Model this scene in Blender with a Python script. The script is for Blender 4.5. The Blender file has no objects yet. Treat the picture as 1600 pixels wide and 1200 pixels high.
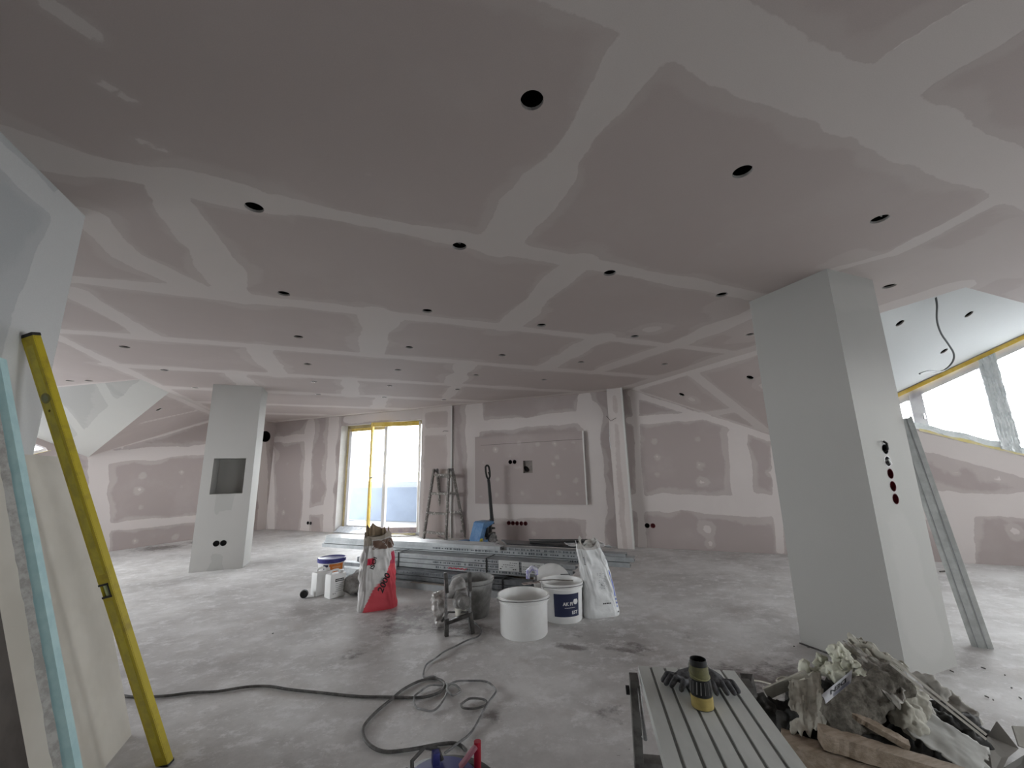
import bpy, bmesh, math, random
import numpy as np
from mathutils import Vector, Matrix
from mathutils.geometry import delaunay_2d_cdt
random.seed(7)
SC = bpy.context.scene; COL = SC.collection
PI = math.pi; R2 = math.sqrt(2)
# ------------------------------------------------------------------ camera
CAM = Vector((0, 0, 1.2))
RT = Vector((0.92940914, -0.36839723, -0.02195741))
UP = Vector((-0.05658814, -0.20105112, 0.9779449))
FW = Vector((0.36468676, 0.9076684, 0.20770566))
FPX = 640.3367
cd = bpy.data.cameras.new('camera'); cam = bpy.data.objects.new('camera', cd); COL.objects.link(cam)
cam.matrix_world = Matrix(((RT.x, UP.x, -FW.x, CAM.x), (RT.y, UP.y, -FW.y, CAM.y), (RT.z, UP.z, -FW.z, CAM.z), (0, 0, 0, 1)))
cd.sensor_width = 36; cd.lens = FPX / 1600 * 36; cd.clip_start = 0.02
SC.camera = cam
# ------------------------------------------------------------------ world, light, exposure
w = bpy.data.worlds.new('overcast_sky'); SC.world = w; w.use_nodes = True
bg = w.node_tree.nodes['Background']; bg.inputs[0].default_value = (0.93, 0.97, 1.0, 1); bg.inputs[1].default_value = 8.8
SC.view_settings.view_transform = 'Standard'; SC.view_settings.look = 'None'
SC.view_settings.gamma = 1; SC.view_settings.use_curve_mapping = False
SC.view_settings.exposure = 1.36
SC.cycles.max_bounces = 10; SC.cycles.diffuse_bounces = 8; SC.cycles.transparent_max_bounces = 12
SC.cycles.sample_clamp_indirect = 6.0
def portal(name, loc, nrm, sx, sy):
    l = bpy.data.lights.new(name, 'AREA'); l.shape = 'RECTANGLE'; l.size = sx; l.size_y = sy; l.cycles.is_portal = True
    o = bpy.data.objects.new(name, l); COL.objects.link(o); o.location = loc
    o.rotation_euler = Vector(nrm).to_track_quat('-Z', 'Y').to_euler(); return o
portal('daylight_portal', (0.75, 9.42, 1.2), (-1, -1, 0), 2.1, 2.3)
portal('daylight_portal', (7.5, 2.6, 2.0), (-1, -1, 0), 2.6, 2.4)
portal('daylight_portal', (-5.0, 8.4, 1.7), (1, -1, 0), 1.4, 1.3)
portal('daylight_portal', (8.5, -0.35, 1.5), (-1, 0, 0), 1.9, 1.2)
portal('daylight_portal', (-5.75, 5.95, 1.47), (1, 0, 0), 2.9, 1.3)  # at the opening added in the unseen outer left wall
portal('daylight_portal', (3.6, -2.7, 1.35), (0, 1, 0), 2.4, .5)
# ------------------------------------------------------------------ pixel -> point on a real plane
def ray(px, py): return (RT * ((px - 800) / FPX) - UP * ((py - 600) / FPX) + FW)
def onpl(px, py, n, k):
    d = ray(px, py); n = Vector(n); return CAM + d * ((k - n.dot(CAM)) / n.dot(d))
def fl(px, py, z=0.0): return onpl(px, py, (0, 0, 1), z)
# ------------------------------------------------------------------ materials
MATS = {}
def nodes(m):
    nt = m.node_tree; return nt, nt.nodes, nt.links, nt.nodes['Principled BSDF']
def pm(name, col, rough=0.6, metal=0.0, col2=None, scale=8.0, lo=0.4, hi=0.6, bump=0.0, bscale=60.0, detail=4, spec=0.4, coord='Object', stretch=None, alpha=None):
    if name in MATS: return MATS[name]
    m = bpy.data.materials.new(name); m.use_nodes = True; nt, N, L, B = nodes(m)
    B.inputs['Base Color'].default_value = (*col, 1); B.inputs['Roughness'].default_value = rough
    B.inputs['Metallic'].default_value = metal; B.inputs['Specular IOR Level'].default_value = spec
    tc = N.new('ShaderNodeTexCoord'); src = tc.outputs[coord]
    if stretch:
        mp = N.new('ShaderNodeMapping'); mp.inputs['Scale'].default_value = stretch; L.new(src, mp.inputs[0]); src = mp.outputs[0]
    if col2:
        n = N.new('ShaderNodeTexNoise'); n.inputs['Scale'].default_value = scale; n.inputs['Detail'].default_value = detail; n.inputs['Roughness'].default_value = .65
        L.new(src, n.inputs['Vector'])
        r = N.new('ShaderNodeValToRGB'); r.color_ramp.elements[0].position = lo; r.color_ramp.elements[1].position = hi
        r.color_ramp.elements[0].color = (*col, 1); r.color_ramp.elements[1].color = (*col2, 1)
        L.new(n.outputs['Fac'], r.inputs[0]); L.new(r.outputs[0], B.inputs['Base Color'])
    if bump:
        n = N.new('ShaderNodeTexNoise'); n.inputs['Scale'].default_value = bscale; n.inputs['Detail'].default_value = 5
        L.new(src, n.inputs['Vector']); b = N.new('ShaderNodeBump'); b.inputs['Strength'].default_value = bump; b.inputs['Distance'].default_value = .01
        L.new(n.outputs['Fac'], b.inputs['Height']); L.new(b.outputs[0], B.inputs['Normal'])
    MATS[name] = m; return m
BOARD = (0.465, 0.405, 0.385); FILL = (0.60, 0.55, 0.525)
def drywall_mat(name, board, fill):
    m = bpy.data.materials.new(name); m.use_nodes = True; nt, N, L, B = nodes(m)
    B.inputs['Roughness'].default_value = .75; B.inputs['Specular IOR Level'].default_value = .25
    tc = N.new('ShaderNodeTexCoord')
    a = N.new('ShaderNodeAttribute'); a.attribute_name = 'filler'
    s = N.new('ShaderNodeAttribute'); s.attribute_name = 'smear'
    n1 = N.new('ShaderNodeTexNoise'); n1.inputs['Scale'].default_value = 14; n1.inputs['Detail'].default_value = 6; n1.inputs['Roughness'].default_value = .7
    L.new(tc.outputs['Object'], n1.inputs['Vector'])
    def M(op, x, y, c=False):
        k = N.new('ShaderNodeMath'); k.operation = op; k.use_clamp = c
        for i, v in enumerate((x, y)):
            if isinstance(v, (int, float)): k.inputs[i].default_value = v
            else: L.new(v, k.inputs[i])
        return k.outputs[0]
    nn = M('MULTIPLY', M('SUBTRACT', n1.outputs['Fac'], .5), .7)
    def sm(v, lo, hi):
        k = N.new('ShaderNodeMapRange'); k.interpolation_type = 'SMOOTHSTEP'; k.inputs[1].default_value = lo; k.inputs[2].default_value = hi
        L.new(v, k.inputs[0]); return k.outputs[0]
    f = sm(M('ADD', a.outputs['Fac'], nn), .40, .60)
    g = M('MULTIPLY', sm(M('ADD', s.outputs['Fac'], nn), .25, .8), .32)
    fac = M('MAXIMUM', f, g)
    n2 = N.new('ShaderNodeTexNoise'); n2.inputs['Scale'].default_value = 1.6; n2.inputs['Detail'].default_value = 5; n2.inputs['Roughness'].default_value = .6
    L.new(tc.outputs['Object'], n2.inputs['Vector'])
    fac2 = M('ADD', M('MULTIPLY', fac, .95), M('MULTIPLY', sm(n2.outputs['Fac'], .48, .72), .14), True)
    n3 = N.new('ShaderNodeTexNoise'); n3.inputs['Scale'].default_value = 260; n3.inputs['Detail'].default_value = 2
    L.new(tc.outputs['Object'], n3.inputs['Vector'])
    mx = N.new('ShaderNodeMix'); mx.data_type = 'RGBA'; mx.inputs[6].default_value = (*board, 1); mx.inputs[7].default_value = (*fill, 1)
    L.new(fac2, mx.inputs[0])
    m2 = N.new('ShaderNodeMix'); m2.data_type = 'RGBA'; m2.blend_type = 'MULTIPLY'; m2.inputs[0].default_value = 1
    vr = M('ADD', M('MULTIPLY', n3.outputs['Fac'], .14), .93)
    L.new(mx.outputs[2], m2.inputs[6]); L.new(vr, m2.inputs[7]); L.new(m2.outputs[2], B.inputs['Base Color'])
    bp = N.new('ShaderNodeBump'); bp.inputs['Strength'].default_value = .25; bp.inputs['Distance'].default_value = .004
    L.new(fac, bp.inputs['Height']); L.new(bp.outputs[0], B.inputs['Normal'])
    MATS[name] = m; return m
DRY = drywall_mat('plasterboard_with_filler', BOARD, FILL)
DRYF = drywall_mat('far_wall_board', (0.37, 0.318, 0.305), (0.58, 0.532, 0.512))
DRYC = drywall_mat('column_plaster', (0.40, 0.395, 0.375), (0.48, 0.47, 0.45))
DRYR = drywall_mat('grey_plasterboard_cool', (0.43, 0.43, 0.42), (0.60, 0.59, 0.575))
DRYN = drywall_mat('near_wall_board', (0.42, 0.435, 0.44), (0.56, 0.565, 0.56))
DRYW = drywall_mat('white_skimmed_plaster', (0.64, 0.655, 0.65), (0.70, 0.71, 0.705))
def floor_mat():
    m = bpy.data.materials.new('dusty_screed'); m.use_nodes = True; nt, N, L, B = nodes(m)
    tc = N.new('ShaderNodeTexCoord')
    def noise(sc, det, ro, st=None):
        n = N.new('ShaderNodeTexNoise'); n.inputs['Scale'].default_value = sc; n.inputs['Detail'].default_value = det; n.inputs['Roughness'].default_value = ro
        v = tc.outputs['Object']
        if st:
            mp = N.new('ShaderNodeMapping'); mp.inputs['Scale'].default_value = st; mp.inputs['Rotation'].default_value = (0, 0, .6); L.new(v, mp.inputs[0]); v = mp.outputs[0]
        L.new(v, n.inputs['Vector']); return n.outputs['Fac']
    def ramp(f, a, b, c1, c2):
        r = N.new('ShaderNodeValToRGB'); r.color_ramp.elements[0].position = a; r.color_ramp.elements[1].position = b
        r.color_ramp.elements[0].color = (*c1, 1); r.color_ramp.elements[1].color = (*c2, 1); L.new(f, r.inputs[0]); return r.outputs[0]
    def mix(fac, a, b, bt='MIX'):
        x = N.new('ShaderNodeMix'); x.data_type = 'RGBA'; x.blend_type = bt
        if isinstance(fac, (int, float)): x.inputs[0].default_value = fac
        else: L.new(fac, x.inputs[0])
        L.new(a, x.inputs[6])
        if isinstance(b, tuple): x.inputs[7].default_value = (*b, 1)
        else: L.new(b, x.inputs[7])
        return x.outputs[2]
    c = ramp(noise(1.3, 10, .72), .38, .62, (.42, .405, .395), (.62, .61, .60))
    c = mix(ramp(noise(6.0, 10, .8, (1, 1.25, 1)), .51, .60, (0, 0, 0), (.8, .8, .8)), c, (.69, .68, .68))
    c = mix(ramp(noise(10.0, 12, .82), .60, .66, (0, 0, 0), (.9, .9, .9)), c, (.78, .78, .78))
    c = mix(ramp(noise(2.3, 8, .7), .56, .70, (0, 0, 0), (.5, .5, .5)), c, (.38, .34, .315))
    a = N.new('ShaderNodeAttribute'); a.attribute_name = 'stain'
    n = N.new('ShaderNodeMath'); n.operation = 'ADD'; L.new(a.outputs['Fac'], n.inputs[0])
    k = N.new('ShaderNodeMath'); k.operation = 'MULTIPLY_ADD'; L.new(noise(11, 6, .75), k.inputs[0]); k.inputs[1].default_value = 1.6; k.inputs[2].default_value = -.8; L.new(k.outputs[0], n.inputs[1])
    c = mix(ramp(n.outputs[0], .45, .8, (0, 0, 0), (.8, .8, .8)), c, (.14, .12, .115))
    c = mix(ramp(noise(22, 8, .75), .64, .69, (0, 0, 0), (.7, .7, .7)), c, (.16, .15, .145))
    L.new(c, B.inputs['Base Color'])
    B.inputs['Roughness'].default_value = .62; B.inputs['Specular IOR Level'].default_value = .35
    b = N.new('ShaderNodeBump'); b.inputs['Strength'].default_value = .3; b.inputs['Distance'].default_value = .006
    L.new(noise(30, 8, .7), b.inputs['Height']); L.new(b.outputs[0], B.inputs['Normal'])
    MATS['floor'] = m; return m
def film_mat(name, transp, col=(.9, .93, .97)):
    m = bpy.data.materials.new(name); m.use_nodes = True; nt = m.node_tree; N = nt.nodes; L = nt.links; N.remove(N['Principled BSDF'])
    out = N['Material Output']; t = N.new('ShaderNodeBsdfTransparent'); tl = N.new('ShaderNodeBsdfTranslucent'); df = N.new('ShaderNodeBsdfGlossy'); df.inputs['Roughness'].default_value = .3
    tl.inputs[0].default_value = (*col, 1); df.inputs[0].default_value = (.9, .9, .92, 1)
    m1 = N.new('ShaderNodeMixShader'); m1.inputs[0].default_value = transp; L.new(tl.outputs[0], m1.inputs[1]); L.new(t.outputs[0], m1.inputs[2])
    m2 = N.new('ShaderNodeMixShader'); m2.inputs[0].default_value = .06; L.new(m1.outputs[0], m2.inputs[1]); L.new(df.outputs[0], m2.inputs[2])
    L.new(m2.outputs[0], out.inputs[0]); MATS[name] = m; return m
FILM = film_mat('masking_film', .90, (.10, .12, .14))
FILMT = film_mat('thin_clear_film', .8)
GLASS = film_mat('window_glass', .97, (.9, .95, .95))
def attr_mat(name, rough=.6, bump=.3):
    m = bpy.data.materials.new(name); m.use_nodes = True; nt, N, L, B = nodes(m)
    a = N.new('ShaderNodeAttribute'); a.attribute_name = 'print'; L.new(a.outputs['Color'], B.inputs['Base Color']); B.inputs['Roughness'].default_value = rough
    B.inputs['Specular IOR Level'].default_value = .35
    tc = N.new('ShaderNodeTexCoord'); n = N.new('ShaderNodeTexNoise'); n.inputs['Scale'].default_value = 25; n.inputs['Detail'].default_value = 5; L.new(tc.outputs['Object'], n.inputs['Vector'])
    b = N.new('ShaderNodeBump'); b.inputs['Strength'].default_value = bump; b.inputs['Distance'].default_value = .01; L.new(n.outputs['Fac'], b.inputs['Height']); L.new(b.outputs[0], B.inputs['Normal'])
    MATS[name] = m; return m
PRINT = attr_mat('printed_paper_sack')
TAPE = pm('yellow_masking_tape', (.62, .42, .06), .5, col2=(.70, .52, .14), scale=9)
TAPEP = pm('pale_yellow_tape', (.72, .62, .25), .5, col2=(.78, .72, .5), scale=5)
FRAME = pm('white_window_frame', (.62, .61, .64), .4, col2=(.70, .70, .71), scale=4)
REVEAL = pm('white_reveal', (.52, .51, .49), .6, col2=(.58, .57, .56), scale=3)
BLACK = pm('black_plastic', (.012, .012, .012), .45)
VOID = pm('dark_cavity', (.01, .009, .009), .95, spec=.05)
REDBOX = pm('dark_red_plastic', (.14, .012, .018), .45, col2=(.07, .006, .01), scale=60)
GALV = pm('galvanised_steel', (.36, .38, .39), .45, .4, col2=(.47, .49, .50), scale=5, stretch=(1, 1, 1))
GALVD = pm('dusty_dark_steel', (.13, .14, .15), .5, .5, col2=(.22, .23, .24), scale=7)
GALVB = pm('dull_steel', (.29, .30, .31), .5, .35, col2=(.37, .385, .39), scale=6)
YEL = pm('yellow_level_paint', (.50, .40, .025), .42, col2=(.36, .28, .03), scale=14, lo=.5, hi=.72, bump=.05)
WPLAS = pm('white_plastic', (.78, .78, .77), .42, col2=(.70, .69, .67), scale=6, lo=.45, hi=.8)
WPLASD = pm('white_plastic_inside', (.72, .70, .63), .55, col2=(.56, .54, .47), scale=6)
MORT = pm('mortar_grey_plastic', (.20, .20, .195), .7, col2=(.34, .34, .33), scale=7, bump=.2, bscale=25)
BLUE = pm('blue_paint', (.06, .17, .36), .4, col2=(.12, .24, .42), scale=9)
STEEL = pm('worn_steel', (.30, .30, .30), .35, .8, col2=(.18, .17, .17), scale=20)
DARKM = pm('dark_metal', (.045, .042, .04), .5, .4, col2=(.09, .085, .08), scale=20)
LADR = pm('paint_splashed_aluminium', (.20, .185, .17), .6, .2, col2=(.55, .53, .50), scale=26, lo=.55, hi=.62)
WOODD = pm('dusty_dark_wood', (.10, .085, .075), .7, col2=(.26, .24, .22), scale=12)
PLANK = pm('splintered_timber', (.26, .205, .15), .75, col2=(.37, .30, .235), scale=7, stretch=(1, 6, 6), bump=.4, bscale=40)
RUBBER = pm('dusty_cable_rubber', (.07, .068, .066), .6, col2=(.14, .135, .13), scale=20)
# ------------------------------------------------------------------ mesh helpers
def tag(o, label=None, cat=None, group=None, kind=None):
    if label: o['label'] = label
    if cat: o['category'] = cat
    if group: o['group'] = group
    if kind: o['kind'] = kind
    return o
def empty(name, loc=(0, 0, 0), rz=0.0, rot=None):
    o = bpy.data.objects.new(name, None); COL.objects.link(o); o.location = loc
    o.rotation_euler = rot if rot else (0, 0, rz); o.empty_display_size = .1; return o
class MB:
    def __init__(s): s.v = []; s.f = []
    def add(s, vs, fs):
        b = len(s.v); s.v += [Vector(x) for x in vs]; s.f += [tuple(b + i for i in f) for f in fs]; return s
    def box(s, c, d, M=None):
        x, y, z = d[0] / 2, d[1] / 2, d[2] / 2; c = Vector(c)
        vs = [Vector((i, j, k)) for i in (-x, x) for j in (-y, y) for k in (-z, z)]
        vs = [((M @ p) if M else p) + c for p in vs]
        return s.add(vs, [(0, 1, 3, 2), (4, 6, 7, 5), (0, 4, 5, 1), (2, 3, 7, 6), (0, 2, 6, 4), (1, 5, 7, 3)])
    def beam(s, a, b, wx, wy, upv=(0, 0, 1)):
        a = Vector(a); b = Vector(b); d = b - a; z = d.normalized(); u = Vector(upv)
        x = u.cross(z)
        if x.length < 1e-4: x = Vector((1, 0, 0)).cross(z)
        x.normalize(); y = z.cross(x)
        vs = [p + x * i * wx / 2 + y * j * wy / 2 for p in (a, b) for i, j in ((-1, -1), (1, -1), (1, 1), (-1, 1))]
        return s.add(vs, [(0, 3, 2, 1), (4, 5, 6, 7), (0, 1, 5, 4), (1, 2, 6, 5), (2, 3, 7, 6), (3, 0, 4, 7)])
    def prism(s, poly, d):
        n = len(poly); d = Vector(d); vs = [Vector(p) for p in poly]; vs += [p + d for p in vs[:n]]
        return s.add(vs, [tuple(range(n))[::-1], tuple(range(n, 2 * n))] + [(i, (i + 1) % n, n + (i + 1) % n, n + i) for i in range(n)])
    def tube(s, pts, r, n=8, cap=True, closed=False):
        pts = [Vector(p) for p in pts]; m = len(pts); rr = r if isinstance(r, (list, tuple)) else [r] * m
        rings = []; prev = None
        for i, p in enumerate(pts):
            if closed: t = pts[(i + 1) % m] - pts[i - 1]
            else: t = (pts[min(i + 1, m - 1)] - pts[max(i - 1, 0)])
            t.normalize()
            if prev is None:
                x = t.cross(Vector((0, 0, 1)));
                if x.length < .05: x = t.cross(Vector((1, 0, 0)))
            else: x = prev - t * prev.dot(t)
            x.normalize(); prev = x; y = t.cross(x)
            rings.append([p + (x * math.cos(2 * PI * k / n) + y * math.sin(2 * PI * k / n)) * rr[i] for k in range(n)])
        vs = [v for rg in rings for v in rg]; fs = []
        for i in range(m if closed else m - 1):
            j = (i + 1) % m
            for k in range(n): fs.append((i * n + k, i * n + (k + 1) % n, j * n + (k + 1) % n, j * n + k))
        if cap and not closed: fs += [tuple(range(n))[::-1], tuple(range((m - 1) * n, m * n))]
        return s.add(vs, fs)
    def lathe(s, prof, n=28, c=(0, 0, 0), sx=1, sy=1, M=None):
        c = Vector(c); vs = []; fs = []
        for r, z in prof:
            for k in range(n):
                p = Vector((r * sx * math.cos(2 * PI * k / n), r * sy * math.sin(2 * PI * k / n), z)); vs.append((M @ p if M else p) + c)
        for i in range(len(prof) - 1):
            for k in range(n): fs.append((i * n + k, i * n + (k + 1) % n, (i + 1) * n + (k + 1) % n, (i + 1) * n + k))
        for i, (r, z) in ((0, prof[0]), (len(prof) - 1, prof[-1])):
            if r > 1e-4: fs.append(tuple(i * n + k for k in range(n)))
        return s.add(vs, fs)
    def build(s, name, mat, parent=None, smooth=False, bevel=0, mats=None):
        me = bpy.data.meshes.new(name); me.from_pydata([tuple(v) for v in s.v], [], s.f); me.update()
        me.materials.append(mat)
        bm = bmesh.new(); bm.from_mesh(me); bmesh.ops.recalc_face_normals(bm, faces=bm.faces)
        if bevel: bmesh.ops.bevel(bm, geom=[e for e in bm.edges if e.is_manifold and e.calc_face_angle(0) > .5], offset=bevel, segments=2, affect='EDGES', profile=.6)
        if smooth:
            for f in bm.faces: f.smooth = True
            for e in bm.edges:
                if e.is_manifold and e.calc_face_angle(0) > .7: e.smooth = False
        bm.to_mesh(me); bm.free()
        o = bpy.data.objects.new(name, me); COL.objects.link(o)
        if parent: o.parent = parent
        return o
def rbox(name, c, d, mat, parent=None, bev=.004, M=None): return MB().box(c, d, M).build(name, mat, parent, True, bev)
def tree_copy(o, parent=None):
    c = o.copy(); COL.objects.link(c)
    if parent: c.parent = parent
    for ch in [x for x in bpy.data.objects if x.parent == o]: tree_copy(ch, c)
    return c
def fnoise(P, sc, seed=0):
    "value noise, P (n,2) -> -1..1"
    Q = np.asarray(P) / sc + 137.3 + seed * 17.77; I = np.floor(Q).astype(int); F = Q - I; F = F * F * (3 - 2 * F)
    def h(i, j):
        a = np.sin(i * 127.1 + j * 311.7 + seed * 74.7) * 43758.5453; return a - np.floor(a)
    a = h(I[:, 0], I[:, 1]); b = h(I[:, 0] + 1, I[:, 1]); c = h(I[:, 0], I[:, 1] + 1); d = h(I[:, 0] + 1, I[:, 1] + 1)
    return 2 * ((a * (1 - F[:, 0]) + b * F[:, 0]) * (1 - F[:, 1]) + (c * (1 - F[:, 0]) + d * F[:, 0]) * F[:, 1]) - 1
def inside(P, poly):
    x, y = P[:, 0], P[:, 1]; r = np.zeros(len(P), bool); n = len(poly)
    for i in range(n):
        x1, y1 = poly[i]; x2, y2 = poly[(i + 1) % n]
        c = ((y1 > y) != (y2 > y)) & (x < (x2 - x1) * (y - y1) / ((y2 - y1) or 1e-12) + x1); r ^= c
    return r
def segd(P, a, b):
    a = np.array(a); b = np.array(b); d = b - a; t = np.clip(((P - a) @ d) / max(d @ d, 1e-9), 0, 1); return np.hypot(*(P - a - t[:, None] * d).T)
def circ(x, y, r, n=20): return [(x + r * math.cos(2 * PI * k / n), y + r * math.sin(2 * PI * k / n)) for k in range(n)]
def planar(name, O, U, V, outer, holes, step, fill, dots, mat, seed=1, jag=.5, parent=None):
    """flat board surface: outer polygon and hole polygons in (u, v); filler bands painted as an attribute of the material"""
    O, U, V = Vector(O), Vector(U), Vector(V)
    A = np.array(outer, float); lo, hi = A.min(0), A.max(0)
    gx = np.arange(lo[0] + step / 2, hi[0], step); gy = np.arange(lo[1] + step / 2, hi[1], step)
    G = np.array(np.meshgrid(gx, gy)).reshape(2, -1).T
    keep = inside(G, outer)
    for pl in [outer] + holes:
        near = np.zeros(len(G), bool)
        for i in range(len(pl)): near |= segd(G, pl[i], pl[(i + 1) % len(pl)]) < step * .35
        keep &= ~near
        if pl is not outer: keep &= ~inside(G, pl)
    vs = [Vector(p) for p in G[keep].tolist()]; ed = []
    for pl in [outer] + holes:
        b0 = len(vs); loop = []
        for i in range(len(pl)):
            p, q = Vector(pl[i]), Vector(pl[(i + 1) % len(pl)]); k = max(1, int((q - p).length / (step * 1.5)))
            for j in range(k): loop.append(p + (q - p) * j / k)
        vs += loop; n = len(loop); ed += [(b0 + i, b0 + (i + 1) % n) for i in range(n)]
    r = delaunay_2d_cdt(vs, ed, [], 0, 1e-5, False)
    P = np.array([tuple(v) for v in r[0]]); F = np.array(r[2]); cen = P[F].mean(1)
    ok = inside(cen, outer)
    for h in holes: ok &= ~inside(cen, h)
    F = F[ok]
    n1 = fnoise(P, .35, seed) * .5 + fnoise(P, .13, seed + 3) * .3 + fnoise(P, .05, seed + 5) * .2
    f = np.full(len(P), -1.0); s = np.full(len(P), -1.0)
    for k, sg in enumerate(fill):
        a, b, wd = sg[0], sg[1], sg[2]; st = sg[3] if len(sg) > 3 else 1.0
        nz = fnoise(P, .30, seed + 11 + k) * .6 + n1 * .6
        d = segd(P, a, b)
        val = .5 + (wd / 2 * (1 + jag * nz) - d) / .05
        if st < 1: s = np.maximum(s, np.clip(val, -1, 1) * st)
        else: f = np.maximum(f, np.clip(val, -1, 1.5))
        s = np.maximum(s, .5 + (wd / 2 * (1.5 + 1.3 * nz) - d) / .1)
    for dx, dy, rd in dots:
        d = np.hypot(P[:, 0] - dx, (P[:, 1] - dy)); f = np.maximum(f, np.clip(.35 + (rd * (.8 + n1 * .6) - d) / .04, -1, 1)); s = np.maximum(s, .4 + (rd * 1.6 * (1 + n1) - d) / .06)
    me = bpy.data.meshes.new(name); W3 = np.array(O)[None] + P[:, :1] * np.array(U)[None] + P[:, 1:] * np.array(V)[None]
    me.from_pydata(W3.tolist(), [], F.tolist()); me.update()
    for nm, arr in (('filler', f), ('smear', s)):
        at = me.attributes.new(nm, 'FLOAT', 'POINT'); at.data.foreach_set('value', np.clip(arr, -1, 1.5).astype(np.float32))
    me.materials.append(mat)
    o = bpy.data.objects.new(name, me); COL.objects.link(o)
    if parent: o.parent = parent
    return o
def S(o): o['kind'] = 'structure'; return o
def recess(name, c, n, r, depth, mat, inner=None, parent=None, lip=.0):
    "a round cup let into a surface: rim, wall and bottom; n points out of the surface"
    n = Vector(n).normalized(); q = Vector((0, 0, 1)).rotation_difference(n).to_matrix()
    prof = [(r + lip, .0015), (r, .0015), (r * .97, -.002), (r * .97, -depth), (0.0001, -depth)]
    m = MB().lathe(prof, 20, c, M=q)
    m.f.pop(0) if False else None
    # drop the cap the lathe closes the mouth with
    m.f = [f for f in m.f if not (len(f) == 20 and min(f) == 0)]
    return m.build(name, mat, parent)
def text_mesh(name, txt, size, mat, fn, parent=None, bold=0.0, sp=1.0, align='CENTER'):
    cu = bpy.data.curves.new(name, 'FONT'); cu.body = txt; cu.size = size; cu.align_x = align; cu.align_y = 'CENTER'; cu.offset = bold; cu.space_character = sp; cu.resolution_u = 3
    o = bpy.data.objects.new(name, cu); me = bpy.data.meshes.new_from_object(o); bpy.data.objects.remove(o)
    bm = bmesh.new(); bm.from_mesh(me); bmesh.ops.triangulate(bm, faces=bm.faces)
    bmesh.ops.subdivide_edges(bm, edges=[e for e in bm.edges if e.calc_length() > size * .4], cuts=2)
    for v in bm.verts: v.co = Vector(fn(v.co.x, v.co.y))
    bm.to_mesh(me); bm.free(); me.materials.clear(); me.materials.append(mat)
    o = bpy.data.objects.new(name, me); COL.objects.link(o)
    if parent: o.parent = parent
    return o
def blob(name, parts, mat, parent=None, vox=.008, smooth=4, noise=0.0, seed=0, nscale=.05):
    "one continuous surface around capsules ((a),(b),ra,rb)"
    m = MB()
    for a, b, ra, rb in parts:
        a = Vector(a); b = Vector(b); d = (b - a); L = max(d.length, 1e-4); q = Vector((0, 0, 1)).rotation_difference(d.normalized() if d.length > 1e-4 else Vector((0, 0, 1))).to_matrix()
        pr = [(ra * math.cos(t), -ra * math.sin(t)) for t in [PI / 2 * .98, PI / 3, PI / 6, 0]] + [(rb * math.cos(t), L + rb * math.sin(t)) for t in [0, PI / 6, PI / 3, PI / 2 * .98]]
        m.lathe(pr, 12, a, M=q)
    o = m.build(name, mat, None)
    md = o.modifiers.new('r', 'REMESH'); md.mode = 'VOXEL'; md.voxel_size = vox; md.use_smooth_shade = True
    if smooth: sm = o.modifiers.new('s', 'SMOOTH'); sm.iterations = smooth; sm.factor = .6
    dg = bpy.context.evaluated_depsgraph_get(); dg.update(); me = bpy.data.meshes.new_from_object(o.evaluated_get(dg))
    bpy.data.objects.remove(o)
    if noise:
        from mathutils import noise as nz
        nn = [v.normal.copy() for v in me.vertices]
        for v, n in zip(me.vertices, nn): v.co += n * nz.turbulence(v.co / nscale + Vector((seed * 9.1, 0, 0)), 4, False) * noise
    o = bpy.data.objects.new(name, me); COL.objects.link(o)
    for p in me.polygons: p.use_smooth = True
    if parent: o.parent = parent
    return o
# ================================================================== ROOM
H = 2.5; XR = 4.33; XL = -2.6; PT = .63; SW = 9.85; DW = 13.2; DR0, DRA = 2.1 + .65 * 3.1, .65
def drz(y): return DR0 - DRA * y
# ---- floor
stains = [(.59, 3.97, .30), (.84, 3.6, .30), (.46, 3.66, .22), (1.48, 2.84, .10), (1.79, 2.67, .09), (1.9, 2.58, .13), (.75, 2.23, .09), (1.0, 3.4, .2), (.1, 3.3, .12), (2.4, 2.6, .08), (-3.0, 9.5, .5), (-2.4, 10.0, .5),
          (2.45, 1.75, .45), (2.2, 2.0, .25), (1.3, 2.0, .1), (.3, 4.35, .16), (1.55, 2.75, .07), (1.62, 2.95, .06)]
flo = planar('floor', (0, 0, 0), (1, 0, 0), (0, 1, 0), [(-6, -2.8), (9, -2.8), (9, 1.0), (-1.9, 11.9), (-6, 7.6)], [], .1, [], [], floor_mat()); S(flo)
P = np.empty(len(flo.data.vertices) * 3); flo.data.vertices.foreach_get('co', P); P = P.reshape(-1, 3)[:, :2]
st = np.zeros(len(P))
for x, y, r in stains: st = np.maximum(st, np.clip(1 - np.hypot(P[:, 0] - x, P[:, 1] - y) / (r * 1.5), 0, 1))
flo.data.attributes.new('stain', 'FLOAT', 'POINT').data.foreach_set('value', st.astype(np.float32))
S(MB().box((1.5, 4.5, -.16), (15.5, 15.5, .3)).build('floor_slab', pm('concrete', (.3, .3, .3), .9)))
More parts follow.
